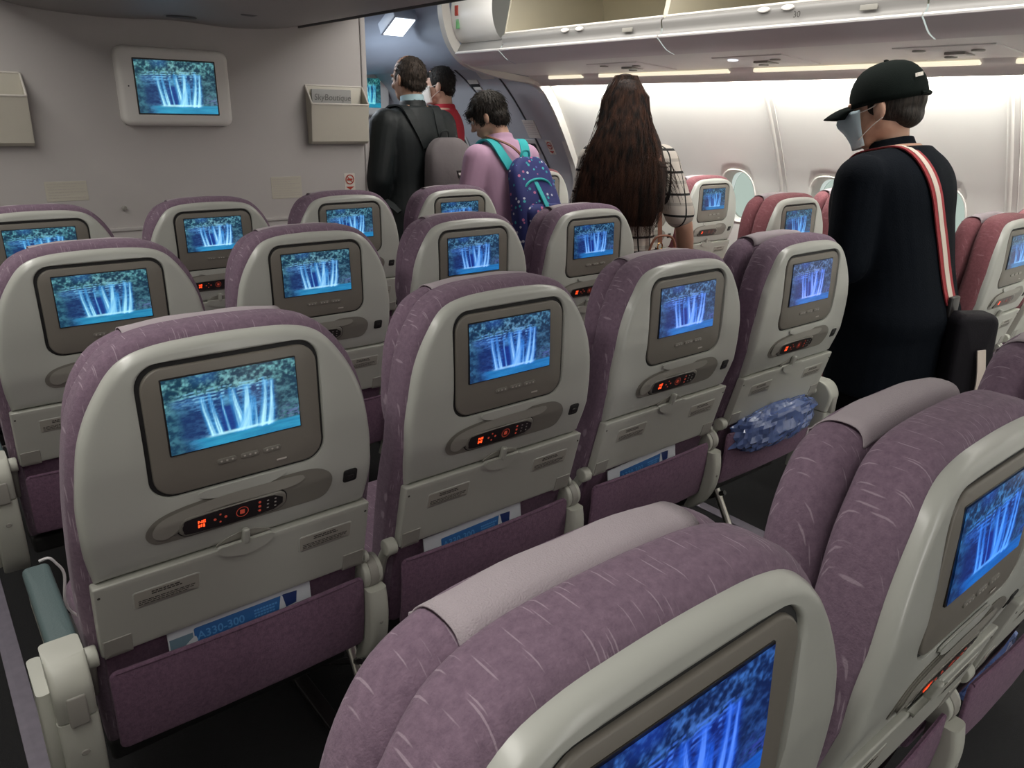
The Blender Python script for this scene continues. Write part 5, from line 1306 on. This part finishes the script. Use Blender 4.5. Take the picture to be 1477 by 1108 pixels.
mb = MB(); puff(mb, rrect(0.085, 0.06, 0.02), -0.03, 0.03, 0.014, lambda x, y, z: (q.x+x*.8+z*.5, q.y-x*.5+z*.8, q.z+y), 4, 3, 0.008); mb.build('bag_body', 'leather', hb)
mb = MB(); c0 = W(0.135, -0.148, 0.985); tube(mb, [(c0.x+0.014*math.cos(t*PI/8), c0.y, c0.z+0.014*math.sin(t*PI/8)) for t in range(17)], 0.003, 6); mb.build('gold_ring', 'gold', hb)
mb = MB(); tube(mb, spline([(q.x-0.05, q.y+0.03, q.z+0.05), (q.x-0.03, q.y+0.01, q.z+0.12), (q.x+0.03, q.y-0.02, q.z+0.12), (q.x+0.05, q.y-0.03, q.z+0.05)], 6), 0.005, 6); mb.build('handle', 'leather', hb)

# 3. short-haired woman in pink shirt
a = Person('person in a pink shirt with short black hair, bowed head, wearing the floral backpack', (2.03, 1.88, 0), -2, 1.50, lean=11, head_yaw=40, head_pitch=-26, build_=0.92)
AR = {-1: ((-0.225, 0.05, 1.06), (-0.19, 0.24, 0.95)), 1: ((0.225, 0.04, 1.06), (0.19, 0.23, 0.95))}
a.body(AR); a.jk = a.shirt('pink', AR, 0.018, 0.9, 1.5, 0.78); a.trousers('trouser'); a.shoes()
hq = a.short_hair('hair_black', [((0, -0.020, 0.036), (.089, .099, .092)), ((0, -0.050, -0.026), (.078, .060, .054)), ((0.0, 0.062, 0.052), (.058, .036, .026)), ((0.03, 0.088, 0.030), (.03, .018, .014)), ((-0.068, 0.012, 0.01), (.016, .036, .04)), ((0.068, 0.012, 0.01), (.016, .036, .04))]); tufts(a, hq, 1500, 0.032, 'hair_black', 0.0013, 2)
def backpack(per, label, mat, w, h, d, zc, lean, strapmat, xoff=0.0, extra=None):
    bp = thing('backpack', label, 'backpack', (0, 0, 0), 0, None)
    BR = Matrix.Translation(per.root.location) @ Matrix.Rotation(per.root.rotation_euler.z, 4, 'Z'); W = lambda x, y, z: BR @ per.P(x, y, z)
    y0 = -0.150*per.b-0.012; HG = hugger(per, per.jk)
    def F(x, z, c):
        t = (z/h+0.5); taper = 1-0.22*max(0, t-0.55)/0.45
        return W(xoff+x*taper, y0-c*(1-0.45*max(0, t-0.5)/0.5), zc+z)
    mb = MB(); puff(mb, dense(rrect(w/2, h/2, w*0.32), 2), 0.0, d, min(d, w)*0.33, F, 6, 5, 0.012); bodyo = mb.build('pack_body', mat, bp, ang=80)
    mb = MB(); puff(mb, dense(rrect(w*0.40, h*0.22, 0.04, 0, -h*0.20), 2), d*0.7, d*1.28, 0.025, F, 5, 4, 0.01); mb.build('front_pocket', mat, bp, ang=80)
    for sd in (-1, 1):
        x = sd*0.085
        ribbon('strap', strapmat, bp, [W(x*0.75+xoff*.6, y0-0.012, zc+h*0.40), W(x*0.95, y0-0.004, 1.345), W(x*1.15, -0.085, 1.412), W(x*1.25, -0.01, 1.425), W(x*1.3, 0.075, 1.36), W(x*1.35, 0.125, 1.22), W(x*1.9, 0.07, 1.06), W(x*1.9, -0.08, zc-h*0.30)], [Vector((1, 0, 0))]*8, 0.050, 0.009, hug=HG, lift=0.008)
    mb = MB(); tube(mb, spline([W(xoff-0.03, y0-0.015, zc+h*0.46), W(xoff-0.02, y0-0.03, zc+h*0.56), W(xoff+0.02, y0-0.03, zc+h*0.56), W(xoff+0.03, y0-0.015, zc+h*0.46)], 6), 0.006, 8); mb.build('grab_handle', strapmat, bp)
    return bp, F, bodyo, W
bp, F, bo, W = backpack(a, 'navy floral-print backpack with teal straps on the pink-shirted woman', 'floral', 0.28, 0.48, 0.13, 1.07, 0, 'teal', 0.035)
for (z, wv) in ((0.10, 0.115), (-0.035, 0.105)):
    mb = MB(); tube(mb, spline([F(-wv, z-0.05, 0.10), F(-wv*.6, z+0.005, 0.139), F(0, z+0.02, 0.147 if z > 0 else .172), F(wv*.6, z+0.005, 0.139), F(wv, z-0.05, 0.10)], 6), 0.006, 8); mb.build('zip_piping', 'teal', bp)
ribbon('centre_strap', 'teal', bp, [F(-0.02, 0.17, 0.10), F(-0.015, 0.06, 0.152), F(-0.01, -0.02, 0.175), F(-0.01, -0.10, 0.184), F(-0.02, -0.16, 0.165)], [Vector((1, 0, 0))]*5, 0.022, 0.006)
ribbon('brown_cord', 'leather', a.root, [a.P(-0.10, -0.03, 1.440), a.P(-0.03, -0.150, 1.37), a.P(0.05, -0.165, 1.28), a.P(0.09, -0.165, 1.20)], [Vector((1, 0, .3))]*4, 0.010, 0.006)

# 4. man in black jacket with grey backpack
a = Person('person in a black nylon jacket with thinning dark hair, wearing the grey backpack', (1.965, 2.63, 0), 2, 1.665, lean=3, head_yaw=12, head_pitch=-4, skin='skin2', build_=1.02)
AR = {-1: ((-0.235, -0.01, 1.06), (-0.22, 0.10, 0.84)), 1: ((0.235, -0.01, 1.06), (0.22, 0.10, 0.84))}
a.body(AR); a.jk = a.shirt('nylon', AR, 0.026, 0.95, 1.5, 0.74, 'jacket', True, 0, 0.03); a.trousers('trouser'); a.shoes()
mb = MB(); tube(mb, [a.P(0, -0.014, 1.435), a.P(0, -0.010, 1.475)], [.066*a.k, .062*a.k], 20); mb.build('collar', plain('pale_collar', (0.35, 0.50, 0.55), 0.8), a.root)
hq = a.short_hair('hair_thin', [((0, -0.024, 0.020), (.080, .089, .092)), ((0, -0.060, -0.028), (.066, .042, .042))]); tufts(a, hq, 900, 0.022, 'hair_thin', 0.0012, 4)
bp, F, bo, W = backpack(a, 'plain grey backpack on the back of the man in the black jacket', 'greypack', 0.31, 0.46, 0.16, 1.03, 0, 'nylon', 0.075)
mb = MB(); plate(mb, rrect(0.036, 0.018, 0.003, 0.01, 0.05), 0.160, 0.178, 0.001, F, 1, 1); pt = mb.build('patch', 'dark', bp)
mb = MB(); plate(mb, rrect(0.031, 0.006, 0.002, 0.01, 0.052), 0.170, 0.180, 0.0005, F, 1, 1); mb.build('patch_band', 'sign', pt)
# 5. person in red shirt beyond
a = Person('person in a red polo shirt and white mask, furthest away, facing left', (2.56, 3.25, 0), 42, 1.66, lean=0, head_yaw=6, head_pitch=-6)
AR = {-1: ((-0.23, 0.0, 1.06), (-0.21, 0.16, 0.90)), 1: ((0.23, 0.0, 1.06), (0.21, 0.16, 0.90))}
a.body(AR); a.shirt('redshirt', AR, 0.014, 0.85, 1, 0.80); a.trousers('trouser'); a.shoes()
hq = a.short_hair('hair_black', [((0, -0.022, 0.030), (.082, .092, .090)), ((0, -0.058, -0.028), (.068, .044, .044)), ((0, 0.055, 0.065), (.05, .03, .022))]); tufts(a, hq, 500, 0.022, 'hair_black', 0.0012, 6)
surgical_mask(a, 'sign')
mb = MB(); ellipsoid(mb, a.P(-0.095, 0.112, 1.27), (.012, .004, .018), n=12, m=8); mb.build('shirt_logo', 'sign', a.root)
